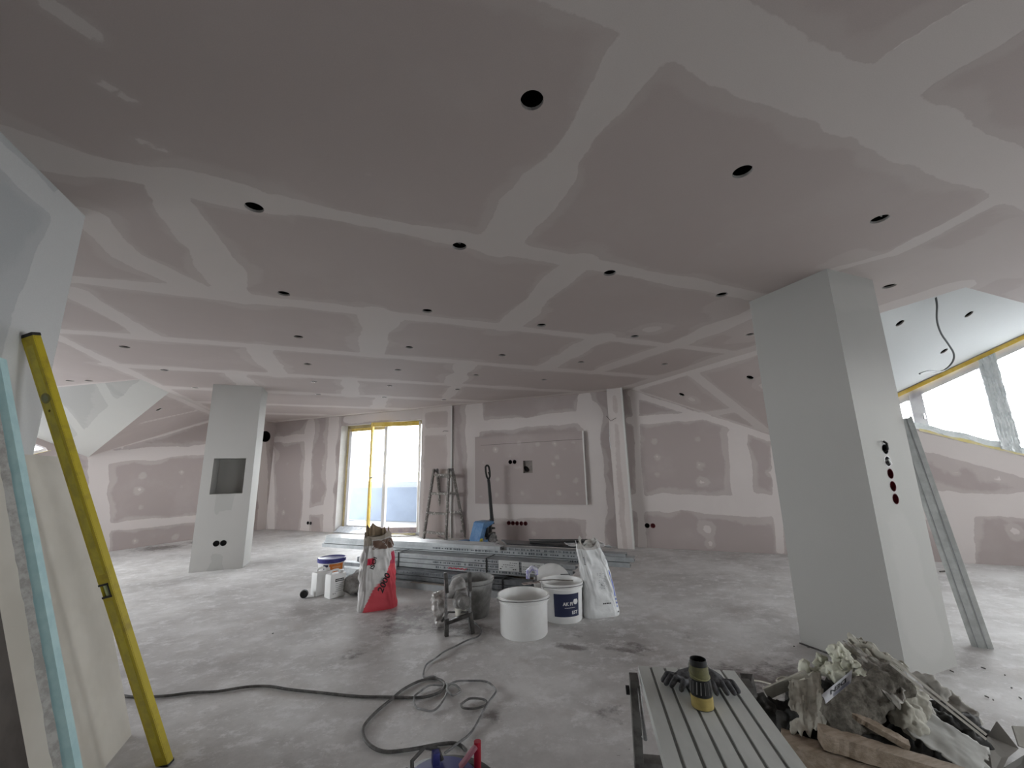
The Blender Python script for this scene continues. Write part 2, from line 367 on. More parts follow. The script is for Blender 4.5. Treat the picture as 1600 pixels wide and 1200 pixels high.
# ---- flat ceiling with its downlight holes
LX = {.546: [.05, 1.105, 2.14, 3.19, 4.25, 5.27, 6.3, 7.3], 1.59: [.05, 1.105, 2.13, 3.2, 4.24, 5.27, 6.3, 7.3], -.494: [1.1, 2.13, 3.19, 4.22, 5.28, 6.3, 7.3], 2.63: [.05, 1.11, 2.145, 3.2, 4.24, 5.27],
      3.73: [.55, 1.61, 2.78, 4.01], -2.13: [4.02, 5.08, 6.08, 7.19], 4.9: [.3], 5.95: [.3]}
HC = [(x, y) for x, ys in LX.items() for y in ys] + [(-3.47, 7.09), (-3.25, 7.02)]
HR = .042
CF = [((-1.6, .72), (8, .68), .20), ((1.73, .68), (1.78, -2.5), .26), ((.8, .72), (.79, 1.4), .19), ((.79, 1.4), (.76, 2.06), .25), ((-2.6, 2.05), (3.0, 2.08), .13), ((-1.3, 2.02), (-.4, 2.08), .2),
      ((1.31, 2.07), (1.3, 3.33), .24), ((-2.6, 3.38), (.3, 3.36), .17), ((.3, 3.37), (4.3, 3.33), .13), ((-.86, 2.05), (-.8, 3.35), .24), ((-1.29, 2.5), (-1.27, 2.9), .16), ((-1.27, 2.9), (-1.0, 3.35), .18),
      ((-1.85, 3.6), (-1.78, 4.65), .18), ((-2.6, 4.67), (4.3, 4.67), .15), ((.18, 3.36), (.22, 4.66), .3), ((2.32, 3.33), (2.33, 4.66), .26), ((1.3, 4.7), (1.45, 5.97), .26), ((-2.6, 5.97), (3.9, 5.98), .18),
      ((1.5, 5.98), (1.6, 7.3), .2), ((3.22, 2.1), (3.24, 3.33), .26), ((3.24, 3.33), (3.1, 4.66), .22), ((-2.6, 7.28), (2.6, 7.28), .2), ((-2.6, 8.6), (1.25, 8.6), .2), ((-2.6, 9.9), (-.1, 9.9), .25), ((.0, 6.0), (.0, 7.3), .25), ((-.9, 4.7), (-.9, 6), .22),
      ((-1.4, 6.0), (-1.4, 7.3), .25), ((.5, 7.3), (.5, 8.6), .25), ((-2.55, 3.4), (-2.55, 10.4), .12), ((4.24, 1.5), (4.24, 5.6), .26), ((2.98, .7), (3.16, 1.3), .12), ((3.16, 1.3), (3.0, 1.65), .1), ((3.0, 1.45), (3.9, 1.35), .3, .6), ((3.5, .9), (5.5, 1.1), .3, .6),
      ((-1.5, 11.2), (4.2, 5.55), .16), ((-2.6, 10.5), (-1.7, 11.4), .12), ((-2.6, 6.8), (-4.4, 8.0), .1), ((3.6, 1.5), (4.3, 2.3), .35, .6), ((2.9, 2.3), (3.8, 2.8), .3, .6)]
CF += [((-.84, 1.30), (-.77, 1.36), .055), ((-.83, 1.55), (-.77, 1.60), .05), ((-.83, 1.81), (-.76, 1.83), .04)]
CD = [ (2.66, 2.97, .09), (.0, .6, .012), (.03, 1.0, .012), (.05, 1.35, .01), (.02, 1.7, .01), (.6, .5, .01), (.55, 1.5, .01), (.5, 1.85, .012), (.35, 3.45, .07), (2.0, 1.6, .02), (1.2, 1.4, .012), (1.75, 1.5, .01)]
cpoly = [(-1.29, -2.8), (8.7, -2.8), (8.7, 1.42), (XR, 1.42), (XR, SW - XR + .12), (-1.68, 11.75), (XL, 10.75), (XL, 6.75), (-4.85, 8.35), (-5.6, 7.6), (-5.6, -2.8)]
cei = S(planar('ceiling', (0, 0, H), (1, 0, 0), (0, 1, 0), cpoly, [circ(x, y, HR, 18) for x, y in HC], .035, CF, CD, DRY, 2))
RIMG = pm('cut_board_edge', (.42, .40, .38), .8)
def downlight(c, n, par):
    n = Vector(n).normalized(); q = Vector((0, 0, 1)).rotation_difference(n).to_matrix()
    m = MB().lathe([(HR, 0), (HR, -.014), (HR + .001, -.014)], 18, c, M=q); m.f = [f for f in m.f if len(f) == 4]; o = m.build('hole_edge', RIMG, par)
    m = MB().lathe([(HR + .002, -.0135), (HR * 1.5, -.014), (HR * 1.5, -.16), (.0001, -.16)], 18, c, M=q); m.f = [f for f in m.f if not (len(f) == 18 and min(f) == 0)]
    v = m.build('ceiling_void', VOID, par); return o
for x, y in HC: downlight((x, y, H), (0, 0, -1), cei)
for (x, y) in ((.546, 2.14), (2.63, 1.11), (1.59, 3.2)):
    a = Vector((x, y, H)); m = MB().tube([a + Vector((.025, .01, .08)), a + Vector((.0, -.01, .012)), a + Vector((-.03, .0, .03)), a + Vector((-.028, .015, .09))], .004, 6)
    m.build('cable_end', STEEL, cei, True)
# roof void above the ceiling keeps daylight out
S(MB().box((1.5, 4.5, 3.9), (15.5, 15.5, .1)).build('roof_slab', pm('concrete', (.3, .3, .3), .9)))
# ---- right roof slope (plain) between valley and far wall; tall slope over the gable window
def slope(name, tri, fill, holes, mat, seed, dots=[]):
    a, b, c = [Vector(t) for t in tri[:3]]; U = (b - a).normalized(); n = U.cross(c - a).normalized(); V = n.cross(U)
    to = lambda p: ((Vector(p) - a).dot(U), (Vector(p) - a).dot(V))
    hs = [circ(*to(h), HR, 18) for h in holes]
    o = planar(name, a, U, V, [to(t) for t in tri], hs, .05, [(to(f[0]), to(f[1]), *f[2:]) for f in fill], [(*to(d[0]), d[1]) for d in dots], mat, seed, jag=.22)
    if n.z > 0: n = -n
    for h in holes: downlight(h, n, o)
    return S(o)
V2 = (5.873, 3.977, 1.528); VL = (-4.05, 9.15, 1.586)
pz = lambda x: H - PT * (x - XR)
plz = lambda x: H - PT * (XL - x)
slope('ceiling_slope', [(XR, 2.48, H), (XR, SW - XR, H), V2], [((XR, 2.48, H), (XR, 5.5, H), .16), ((4.43, 4.2, pz(4.43)), (5.67, 4.18, pz(5.67)), .17), ((5.14, 4.7, pz(5.14)), (5.14, 4.2, pz(5.14)), .12), ((XR, 5.5, H), V2, .07)], [(4.68, 4.74, pz(4.68)), (4.67, 3.57, pz(4.67))], DRY, 5,
      [((4.8, 4.68, pz(4.8)), .06), ((4.85, 3.5, pz(4.85)), .1)])
dr = lambda x, y: (x, y, drz(y))
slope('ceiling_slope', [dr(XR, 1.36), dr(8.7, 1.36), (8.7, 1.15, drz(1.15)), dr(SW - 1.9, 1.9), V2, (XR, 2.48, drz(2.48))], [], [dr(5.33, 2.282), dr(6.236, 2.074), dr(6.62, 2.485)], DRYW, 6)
slope('ceiling_slope', [(XL, 10.6, H), (XL, 7.7, H), VL], [((XL, 7.7, H), (XL, 10.6, H), .14), ((XL, 10.6, H), VL, .08), ((-3.2, 8.6, plz(-3.2)), (-2.7, 9.3, plz(-2.7)), .06)], [(-2.9, 8.3, plz(-2.9))], DRY, 7)
slz = lambda x, y: (x, y, H - PT * (y - 7.7))
slope('ceiling_slope', [slz(XL, 6.75), slz(XL, 7.7), VL, slz(-5.6, 7.6), slz(-5.6, 6.75)], [(slz(XL - .15, 7.6), slz(-4.1, 9.0), .42), (slz(-3.4, 6.9), slz(-3.35, 8.4), .12), (slz(-4.1, 7.2), slz(-3.9, 8.8), .12)], [], drywall_mat('light_slope_board', (.43, .42, .40), (.54, .53, .50)), 8)
# cheeks closing the roof volumes
ck = MB(); HE = H + .012; ck.prism([(XR, 1.42, HE), (XR, 2.46, HE), (XR, 1.36, drz(1.36))], (-.05, 0, 0)); ck.prism([(XR, 1.42, HE), (8.7, 1.42, HE), (8.7, 1.42, 3.25), (XR, 1.42, 3.25)], (0, -.05, 0))
ck.prism([(XL, 6.75, HE), (XL, 7.68, HE), (XL, 6.75, 3.1)], (.05, 0, 0)); ck.prism([(XL, 6.75, HE), (-4.85, 8.35, HE), (-4.85, 8.35, 3.2), (XL, 6.75, 3.2)], (.03, -.03, 0))
S(ck.build('wall_dormer_cheeks', DRYC))
# ---- far wall W: x + y = 9.85; coordinates (u, z) with u = x * sqrt(2)
WU = Vector((1, -1, 0)) / R2; WO = Vector((0, SW, 0)); WN = Vector((-1, -1, 0)) / R2
def wp(px, py): p = onpl(px, py, (1, 1, 0), SW); return (p.x * R2, p.z)
def w3(u, z, off=0.0): return WO + WU * u + Vector((0, 0, z)) + WN * off
def wx(x, z): return (x * R2, z)
def seg(a, b, wd, *r): return (wp(*a), wp(*b), wd, *r)
DU0, DU1, DZ = -.15 * R2, 1.40 * R2, 2.28
sill = lambda x: 1.64 - .545 * (x - 6.8)
head = lambda x: 2.1 + .65 * (x - 6.75)
WX0, WX1 = 6.43, 8.25
outer = [wx(-1.68, 0), wx(8.7, 0), wx(8.7, head(8.7)), wx(5.873, 1.55), wx(XR, H), wx(-1.68, H)]
hdoor = [(DU0, .0005), (DU1, .0005), (DU1, DZ), (DU0, DZ)]
hwin = [wx(WX0, sill(WX0) + .004), wx(WX1, sill(WX1)), wx(WX1, head(WX1) - .03), wx(WX0 + .01, sill(WX0) + .02)]
sk = [(wp(793, 722)), (wp(800, 722))]
SK5 = [(wp(795, 817)[0] + .08 * i, .30) for i in range(5)]; SK2 = [(2.79 * R2, 1.36), (2.79 * R2 + .085, 1.36)]
SKR = [(4.40 * R2, .325), (4.40 * R2 + .085, .325)]; SKD = [(1.5 * R2, 1.26 - .115 * i) for i in range(4)]; SKL = [(-.72 * R2, .17), (-.72 * R2 + .085, .165)]
rh = .034
holesW = [hdoor, hwin] + [circ(u, z, rh, 14) for u, z in SK5 + SKR + SKD + SKL]
WF = [seg((485, 662), (476, 828), .26), seg((430, 687), (482, 684), .16), seg((420, 668), (424, 828), .26), seg((522, 652), (512, 832), .26), seg((540, 655), (665, 645), .22), seg((478, 800), (515, 795), .16),
      seg((662, 645), (658, 836), .26), seg((700, 636), (704, 838), .22), seg((665, 680), (702, 674), .2), seg((737, 668), (930, 648), .2), seg((738, 640), (741, 840), .26), seg((926, 640), (934, 856), .3),
      seg((742, 797), (930, 797), .28), seg((747, 634), (748, 665), .24), seg((911, 618), (914, 660), .26), seg((996, 786), (1230, 789), .26), seg((1155, 682), (1163, 790), .24), seg((984, 657), (1105, 650), .13),
      seg((992, 620), (1004, 856), .12), seg((985, 614), (1201, 684), .09), seg((1209, 700), (1219, 860), .10), seg((1410, 685), (1600, 728), .26), seg((1420, 787), (1700, 792), .3), seg((1492, 785), (1508, 885), .26),
      seg((1440, 690), (1600, 745), .3, .6), seg((743, 700), (745, 790), .3, .6)]
WD = [(*wp(a, b), r) for a, b, r in ((1090, 687, .03), (1094, 727, .05), (1097, 753, .045), (1026, 714, .035), (1027, 742, .03), (1022, 690, .03), (1106, 827, .07), (1110, 850, .05), (1206, 740, .06), (449, 725, .03), (448, 740, .025), (445, 780, .02), (506, 690, .02), (505, 727, .025), (443, 800, .03), (834, 833, .03), (920, 840, .06), (855, 806, .06), (1493, 738, .05), (1558, 748, .06), (1585, 830, .05))]
wall = S(planar('wall_far', WO, WU, (0, 0, 1), outer, holesW, .045, WF, WD, DRYF, 9))
def socket(u, z, off, mat, nm, label, grp=None, r=rh):
    o = recess(nm, w3(u, z, off), WN, r, .045, mat, lip=.003); return tag(o, label, 'socket box', grp)
for i, (u, z) in enumerate(SK5): socket(u, z, 0, REDBOX, 'socket_box', '%s dark red socket box in the row of five below the raised panel' % ('leftmost', 'second from left', 'middle', 'fourth from left', 'rightmost')[i], 'five red socket boxes under the raised panel')
for i, (u, z) in enumerate(SKR): socket(u, z, 0, (VOID, REDBOX)[i], 'socket_box', ('blackish round socket box low on wall right of the pier', 'red round socket box low on wall right of the pier')[i])
for i, (u, z) in enumerate(SKD): socket(u, z, 0, (BLACK, STEEL)[i % 2] if i else BLACK, 'socket_box', '%s socket box in the vertical row of four beside the balcony door' % ('topmost', 'second from top', 'third from top', 'lowest')[i], 'four socket boxes beside the balcony door')
for i, (u, z) in enumerate(SKL): socket(u, z, 0, (BLACK, STEEL)[i], 'socket_box', ('dark socket box low on wall left of the balcony door, outer one', 'greyish socket box low on wall left of the balcony door, nearer the door')[i], 'two low socket boxes left of the balcony door')
# raised panel for the television
PU0, PU1, PZ0, PZ1, PD = 2.28 * R2, 3.75 * R2, .63, 1.845, .05
q0, q1 = wp(819, 739); q0 += 0
HU0, HU1, HZ0, HZ1 = 2.965 * R2, 3.09 * R2, 1.16, 1.375
pd = [(*wp(a, b), r) for a, b, r in ((757, 704, .02), (776, 703, .03), (813, 693, .03), (841, 695, .03), (868, 694, .04), (884, 702, .03), (897, 692, .025), (872, 715, .03), (866, 725, .03), (898, 725, .03), (757, 722, .03), (798, 713, .02), (779, 748, .03), (797, 742, .02), (873, 745, .03), (901, 750, .035), (753, 775, .02), (778, 773, .02), (797, 772, .02), (818, 770, .03), (875, 770, .03), (904, 772, .02))]
pnl = planar('wall_raised_panel', w3(0, 0, PD), WU, (0, 0, 1), [(PU0, PZ0), (PU1, PZ0), (PU1, PZ1), (PU0, PZ1)], [[(HU0, HZ0), (HU1, HZ0), (HU1, HZ1), (HU0, HZ1)]] + [circ(u, z, rh, 14) for u, z in SK2], .05, [((2.85 * R2, 1.27), (2.93 * R2, 1.26), .03, .6)], pd, DRYF, 21); S(pnl)
m = MB()
for a, b in (((PU0, PZ0), (PU1, PZ0)), ((PU1, PZ0), (PU1, PZ1)), ((PU1, PZ1), (PU0, PZ1)), ((PU0, PZ1), (PU0, PZ0))):
    m.add([w3(*a, PD), w3(*b, PD), w3(*b, .0), w3(*a, .0)], [(0, 1, 2, 3)])
m.build('panel_edge', DRYC, pnl)
MB().beam(w3(PU1 + .004, PZ0, PD + .004), w3(PU1 + .004, PZ1, PD + .004), .022, .022, (1, 1, 0)).build('corner_bead', pm('white_corner_bead', (.62, .61, .59), .6), pnl)
MB().beam(w3(PU0 + .12, PZ1 - .16, PD), w3(PU1, PZ1 - .14, PD), .003, .004).build('board_joint', VOID, pnl)
m = MB()
for a, b in (((HU0, HZ0), (HU1, HZ0)), ((HU1, HZ0), (HU1, HZ1)), ((HU1, HZ1), (HU0, HZ1)), ((HU0, HZ1), (HU0, HZ0))):
    m.add([w3(*a, PD), w3(*b, PD), w3(*b, .004), w3(*a, .004)], [(0, 1, 2, 3)])
m.add([w3(HU0, HZ0, .004), w3(HU1, HZ0, .004), w3(HU1, HZ1, .004), w3(HU0, HZ1, .004)], [(0, 1, 2, 3)])
m.build('opening_recess', pm('dark_board', (.17, .15, .14), .8, col2=(.25, .22, .2), scale=12), pnl)
m = MB().lathe([(.001, .0), (.035, .0), (.04, .008), (.0001, .012)], 16, w3(HU0 + .05, HZ0 + .07, .006), sy=1.5, M=Vector((0, 0, 1)).rotation_difference(WN).to_matrix()); m.build('cable_conduit', VOID, pnl)
for i, (u, z) in enumerate(SK2): socket(u, z, PD, VOID, 'socket_box', ('black round socket box on the raised panel, next to a second one', 'second black socket box on the raised panel, nearer the square opening')[i])
# piers standing proud of the far wall
def pier(name, x0, x1, d, seed, z1=H):
    a, b = x0 * R2, x1 * R2
    e = empty(name, (0, 0, 0)); S(e)
    planar('pier_face', w3(0, 0, d), WU, (0, 0, 1), [(a, 0), (b, 0), (b, z1), (a, z1)], [], .05, [((a + .04, 0), (a + .04, z1), .08), ((b - .04, 0), (b - .04, z1), .1), ((a, 2.0), (b, 2.0), .14), ((a, 2.45), (b, 2.45), .1)], [], DRY, seed, parent=e)
    m = MB(); m.prism([w3(a, 0, 0), w3(a, 0, d), w3(a, z1, d), w3(a, z1, 0)], WU * .002); m.prism([w3(b, 0, 0), w3(b, 0, d), w3(b, z1, d), w3(b, z1, 0)], -WU * .002)
    m.build('pier_side', DRYC, e)
    m = MB().beam(w3(b, 0, d + .002), w3(b, z1, d + .002), .026, .012, (1, 1, 0)); m.build('corner_bead', MATS['white_corner_bead'], e); return e
pier('wall_pier', 4.085, 4.255, .18, 31)
pier('wall_pier', 1.405, 1.905, .035, 33)
# ---- left diagonal wall D: y - x = 13.2
DUV = Vector((1, 1, 0)) / R2; DO = Vector((0, DW, 0)); DN = Vector((1, -1, 0)) / R2
def dp(px, py): p = onpl(px, py, (-1, 1, 0), DW); return (p.x * R2, p.z)
slx = lambda x: H - PT * (x + DW - 7.7)
ls = lambda x: 1.70 + .545 * (x + 4.35)
douter = [wx(-5.7, 0), wx(-1.67, 0), wx(-1.67, H), wx(XL, H), wx(-4.05, 1.60), wx(-5.7, slx(-5.7) + .01)]
dwin = [wx(-4.40, ls(-4.40)), wx(-4.42, ls(-4.42) + .06), wx(-5.5, slx(-5.5) - .08), wx(-5.5, ls(-5.5))]
dh = dp(414.5, 682)
DF = [(dp(168, 714), dp(330, 702), .2), (dp(150, 712), dp(158, 858), .26), (dp(158, 825), dp(330, 808), .14), (dp(345, 652), dp(160, 702), .09), (dp(404, 660), dp(412, 826), .3), (dp(390, 690), dp(418, 683), .16)]
DD = [(*dp(a, b), r) for a, b, r in ((223, 745, .05), (283, 738, .04), (218, 765, .05), (283, 760, .03), (220, 793, .03), (208, 850, .03), (212, 846, .05), (273, 838, .04))]
wallD = S(planar('wall_left', DO, DUV, (0, 0, 1), douter, [dwin, circ(*dh, .12, 24)], .05, DF, DD, DRYF, 12))
duct = recess('duct_opening', DO + DUV * dh[0] + Vector((0, 0, dh[1])) + DN * .001, DN, .12, .2, VOID, lip=.012, parent=wallD)
# window pieces in the left diagonal wall
we = S(empty('window_2', (0, 0, 0)))
d3 = lambda x, z, off=0.0: DO + DUV * (x * R2) + Vector((0, 0, z)) + DN * off
m = MB(); m.beam(d3(-4.4, ls(-4.4) + .02, -.05), d3(-5.5, ls(-5.5) + .02, -.05), .06, .06); m.beam(d3(-4.4, ls(-4.4) + .05, -.05), d3(-5.5, slx(-5.5) - .1, -.05), .06, .06); m.beam(d3(-4.95, ls(-4.95), -.05), d3(-4.95, slx(-4.95) - .08, -.05), .07, .06); m.build('window_frame', FRAME, we)
MB().prism([d3(-4.4, ls(-4.4) + .02, -.06), d3(-5.5, slx(-5.5) - .08, -.06), d3(-5.5, ls(-5.5), -.06)], DN * -.004).build('window_pane', GLASS, we)
MB().beam(d3(-4.38, ls(-4.38), .003), d3(-5.5, ls(-5.5), .003), .004, .03, DN).build('masking_tape', TAPEP, we)
# ---- gable window in wall W
we = S(empty('window_1', (0, 0, 0)))
W = lambda x, z, off=0.0: w3(x * R2, z, off)
fo = -.06
def fbar(x0, z0, x1, z1, wd, nm='window_frame', dp_=.07, mat=FRAME, off=fo): return MB().beam(W(x0, z0, off), W(x1, z1, off), wd, dp_, (1, 1, 0)).build(nm, mat, we, bevel=0)
fbar(WX0, sill(WX0) + .045, WX1, sill(WX1) + .045, .07); fbar(WX0, head(WX0) - .10, WX1, head(WX1) - .10, .11); fbar(WX1 - .02, sill(WX1), WX1 - .02, head(WX1), .1)
for x, wd in ((6.895, .14), (7.428, .15)):
    fbar(x, sill(x), x, head(x) - .05, wd, 'mullion')
    fbar(x - .04, sill(x) + .02, x - .04, head(x) - .12, .03, 'sash_edge', .09)
MB().beam(W(6.91, 1.81, .02), W(6.91, 1.74, .02), .018, .03).build('window_handle', STEEL, we)
for x0, x1 in ((WX0 + .1, 6.85), (6.94, 7.38), (7.48, WX1 - .05)):
    MB().prism([W(x0, sill(x0) + .05, -.07), W(x1, sill(x1) + .05, -.07), W(x1, head(x1) - .1, -.07), W(x0, head(x0) - .1, -.07)], WN * -.004).build('window_pane', GLASS, we)
MB().beam(W(WX0 - .05, head(WX0 - .05) - .035, .004), W(WX1, head(WX1) - .035, .004), .045, .012, (1, 1, 0)).build('masking_tape', TAPE, we)
random.seed(3)
m = MB(); n = 26; top = []; bot = []
for i in range(n + 1):
    x = 6.86 + (WX1 - 6.86) * i / n; top.append(W(x, sill(x) + .025 + random.uniform(0, .012), .006 + random.uniform(0, .01))); bot.append(W(x, sill(x) - .012 - random.uniform(0, .012), .004))
m.add(top + bot, [(i, i + 1, n + 2 + i, n + 1 + i) for i in range(n)]); m.build('masking_tape', TAPEP, we)
# crumpled clear film over the wide mullion and sill
m = MB(); nu, nv = 22, 40; x0, x1 = 7.39, 7.485
for j in range(nv + 1):
    for i in range(nu + 1):
        x = x0 - .03 + (x1 - x0 + .03) * i / nu; t = j / nv; z = sill(x) + .0 + (head(x) - sill(x) - .06) * t
        fold = .014 * math.sin(i * 1.1 + 5 * math.sin(j * .35)) + .010 * math.sin(j * 1.3 + i * .5)
        m.v.append(W(x, z, .012 + abs(fold)))
m.f += [(j * (nu + 1) + i, j * (nu + 1) + i + 1, (j + 1) * (nu + 1) + i + 1, (j + 1) * (nu + 1) + i) for j in range(nv) for i in range(nu)]
FILMW = pm('crumpled_film', (.62, .66, .66), .3, col2=(.74, .77, .77), scale=10, bump=.15, bscale=14)
m.build('protective_film', FILMW, we, True)
m = MB(); nu, nv = 60, 5
for j in range(nv + 1):
    for i in range(nu + 1):
        x = 6.6 + (WX1 - 6.6) * i / nu; z = sill(x) + .01 + .075 * j / nv; m.v.append(W(x, z + .008 * math.sin(i * .7), .010 + .012 * abs(math.sin(i * .9 + j))))
m.f += [(j * (nu + 1) + i, j * (nu + 1) + i + 1, (j + 1) * (nu + 1) + i + 1, (j + 1) * (nu + 1) + i) for j in range(nv) for i in range(nu)]
m.build('protective_film', FILMW, we, True)
# ---- balcony door
de = S(empty('door_1', (0, 0, 0)))
rd = .18
m = MB()
m.add([w3(DU0, 0, 0), w3(DU0, DZ, 0), w3(DU0 + .06, DZ, -rd), w3(DU0 + .06, 0, -rd)], [(0, 1, 2, 3)])
m.add([w3(DU1, 0, 0), w3(DU1, DZ, 0), w3(DU1, DZ, -rd), w3(DU1, 0, -rd)], [(0, 3, 2, 1)])
m.add([w3(DU0, DZ, 0), w3(DU1, DZ, 0), w3(DU1, DZ, -rd), w3(DU0, DZ, -rd)], [(0, 3, 2, 1)])
m.build('reveal', REVEAL, de)
F0 = DU0 + .06
def dbar(u0, z0, u1, z1, wd, dpt, off, mat=TAPE, nm='door_frame'): return MB().beam(w3(u0, z0, off), w3(u1, z1, off), wd, dpt, (1, 1, 0)).build(nm, mat, de)
TAPED = pm('taped_frame_tan', (.34, .27, .12), .5, col2=(.42, .34, .18), scale=9)
dbar(F0 + .03, 0, F0 + .03, DZ, .07, .07, -rd, TAPED); dbar(F0, DZ - .035, DU1, DZ - .035, .07, .07, -rd, TAPED); dbar(DU1 - .02, 0, DU1 - .02, DZ, .05, .07, -rd, TAPED); dbar(F0, .03, DU1, .03, .06, .09, -rd, FRAME)
FU = .69 * R2
dbar(F0 + .10, .06, F0 + .10, DZ - .07, .07, .06, -rd + .02, FRAME, 'sash'); dbar(F0 + .07, DZ - .10, FU, DZ - .10, .06, .06, -rd + .02, TAPE, 'sash'); dbar(FU - .03, .06, FU - .03, DZ - .07, .08, .06, -rd + .02, FRAME, 'sash'); dbar(F0 + .07, .10, FU, .10, .08, .06, -rd + .02, FRAME, 'sash')
def film(a, b, zb, zt, nm, amp, mat, n=30, nv=24, out=None):
    m = MB(); a = Vector(a); b = Vector(b); nrm = Vector((0, 0, 1)).cross(b - a).normalized()
    for j in range(nv + 1):
        for i in range(n + 1):
            t = i / n; s_ = j / nv; o = amp * (math.sin(t * 9 + 2 * math.sin(s_ * 5)) * .6 + math.sin(s_ * 13 + t * 7) * .4)
            p = a.lerp(b, t); m.v.append(p + Vector((0, 0, zb + (zt - zb) * s_)) + nrm * o)
    m.f += [(j * (n + 1) + i, j * (n + 1) + i + 1, (j + 1) * (n + 1) + i + 1, (j + 1) * (n + 1) + i) for j in range(nv) for i in range(n)]
    return m.build(nm, mat, de, True)
film(w3(F0 + .08, 0, -rd + .07), w3(FU, 0, -rd + .07), .02, DZ - .09, 'protective_film', .006, FILM)
# plastic gathered at the foot of the fixed leaf
m = MB(); n, nv = 24, 5
for j in range(nv + 1):
    for i in range(n + 1):
        t = i / n; m.v.append(w3(F0 - .02 + (FU - F0) * t, .01 + .10 * (1 - j / nv) ** 1.5 + .012 * abs(math.sin(i * 1.4 + j)), -rd + .09 + .035 * j + .01 * math.sin(i * 2.1)))
m.f += [(j * (n + 1) + i, j * (n + 1) + i + 1, (j + 1) * (n + 1) + i + 1, (j + 1) * (n + 1) + i) for j in range(nv) for i in range(n)]
m.build('crumpled_film', pm('bunched_film', (.6, .65, .72), .25, col2=(.75, .78, .82), scale=25, bump=.4, bscale=20), de, True)
# open leaf
hx, fx = Vector((1.39, 8.68, 0)), Vector((.475, 9.10, 0)); lv = (fx - hx).normalized()
lf = empty('door_leaf', (0, 0, 0)); lf.parent = de
zt, zb = 2.26, .05; Z = lambda p, z: Vector((p.x, p.y, z))
m = MB().beam(Z(fx, zb), Z(fx, zt), .04, .09, lv.cross(Vector((0, 0, 1)))).build('leaf_stile', TAPE, lf)
MB().beam(Z(hx, zt - .04), Z(fx, zt - .04), .05, .085).build('leaf_rail', TAPE, lf)
MB().beam(Z(hx, zb + .05), Z(fx, zb + .05), .05, .10).build('leaf_rail', pm('film_wrapped_rail', (.36, .30, .33), .4, col2=(.5, .42, .4), scale=6), lf)
MB().beam(Z(hx, zb), Z(hx, zt), .045, .05).build('leaf_stile', FRAME, lf)
MB().beam(Z(hx, .03) + Vector((-.05, -.06, 0)), Z(fx, .03) + Vector((.3, -.16, 0)), .03, .02).build('masking_tape', TAPEP, lf)
nl = Vector((-lv.y, lv.x, 0)); nl = nl if nl.y < 0 else -nl
h0 = fx - lv * .02 + nl * .05
MB().tube([Z(h0, 1.13), Z(h0 + nl * .03, 1.13), Z(h0 - lv * .12 + nl * .035, 1.125)], .010, 8).build('door_handle', STEEL, lf, True)
m = film(h0 * 1.0 - nl * .045, hx + nl * .004, zb + .09, zt - .07, 'protective_film', .008, FILM); m.parent = lf
# ---- outside the door: terrace, parapet, post; ground far below
OUT = pm('pale_render', (.16, .20, .27), .8, col2=(.18, .225, .30), scale=3); OUTP = pm('pale_post', (.13, .155, .16), .8)
m = MB(); m.prism([w3(-3, -.12, -.30), w3(4.2, -.12, -.30), w3(4.2, -.12, -2.1), w3(-3, -.12, -2.1)], (0, 0, .1)); S(m.build('terrace_floor', pm('dark_terrace', (.07, .09, .12), .7)))  # terrace floor toned dark to offset the strong light from the sky
m = MB(); m.prism([w3(-3, 0, -2.0), w3(4.2, 0, -2.0), w3(4.2, 0, -2.15), w3(-3, 0, -2.15)], (0, 0, .84)); S(m.build('terrace_parapet', OUT)); m = MB(); m.prism([w3(-3, .84, -2.05), w3(4.2, .84, -2.05), w3(4.2, .84, -2.07), w3(-3, .84, -2.07)], (0, 0, .16)); S(m.build('edge_softening_strip', film_mat('softening_strip_film', .10, (.16, .18, .21))))  # translucent strip added on the parapet to soften the bright edge above it
m = MB(); m.box(w3(.95, 1.3, -1.75), (.14, .14, 2.6), Matrix.Rotation(PI / 4, 3, 'Z')); S(m.build('terrace_post', OUTP))
S(MB().box((0, 0, -8), (200, 200, .2)).build('outside_ground', pm('grey_ground', (.20, .21, .22), .9)))
# ---- near wall on the left, hidden back and side walls with window openings
nw = [((2.42, 0), (2.42, 2.5), .26), ((2.3, 1.2), (2.42, 2.5), .3), ((1.4, 2.42), (2.49, 2.42), .1), ((2.1, .9), (2.42, 1.5), .2)]
S(planar('wall_near', (-1.29, 0, 0), (0, 1, 0), (0, 0, 1), [(-2.8, 0), (2.49, 0), (2.49, H), (-2.8, H)], [], .04, nw, [], DRYN, 15))
S(MB().box((-1.43, 2.4895 - .1, 1.25), (.279, .2, 2.499)).build('wall_near_end', DRYC))
m = MB(); m.box((-1.43, -.2, 1.25), (.27, 5.0, 2.499)); S(m.build('wall_near_core', DRYC))
def wallbox(name, c, d): return S(MB().box(c, d).build(name, DRYC))
for c, d in (((-5.7, .8, 1.7), (.2, 7.4, 3.6)), ((-5.7, 7.75, 1.7), (.2, .7, 3.6)), ((-5.7, 5.95, .4), (.2, 2.9, .9)), ((-5.7, 5.95, 2.8), (.2, 2.9, 1.4))): wallbox('wall_outer_left', c, d)  # the gap is an unseen opening added to bring light from the left
# back wall with one window
for c, d in (((-1.6, -2.8, 1.9), (8.0, .2, 4.0)), ((6.8, -2.8, 1.9), (4.0, .2, 4.0)), ((3.6, -2.8, .55), (2.4, .2, 1.1)), ((3.6, -2.8, 2.8), (2.4, .2, 2.4))): wallbox('wall_back', c, d)
for c, d in (((8.6, -2.1, 1.9), (.2, 1.6, 4.0)), ((8.6, 1.0, 1.9), (.2, .8, 4.0)), ((8.6, -.35, .45), (.2, 1.9, .9)), ((8.6, -.35, 3.0), (.2, 1.9, 1.9))): wallbox('wall_right', c, d)
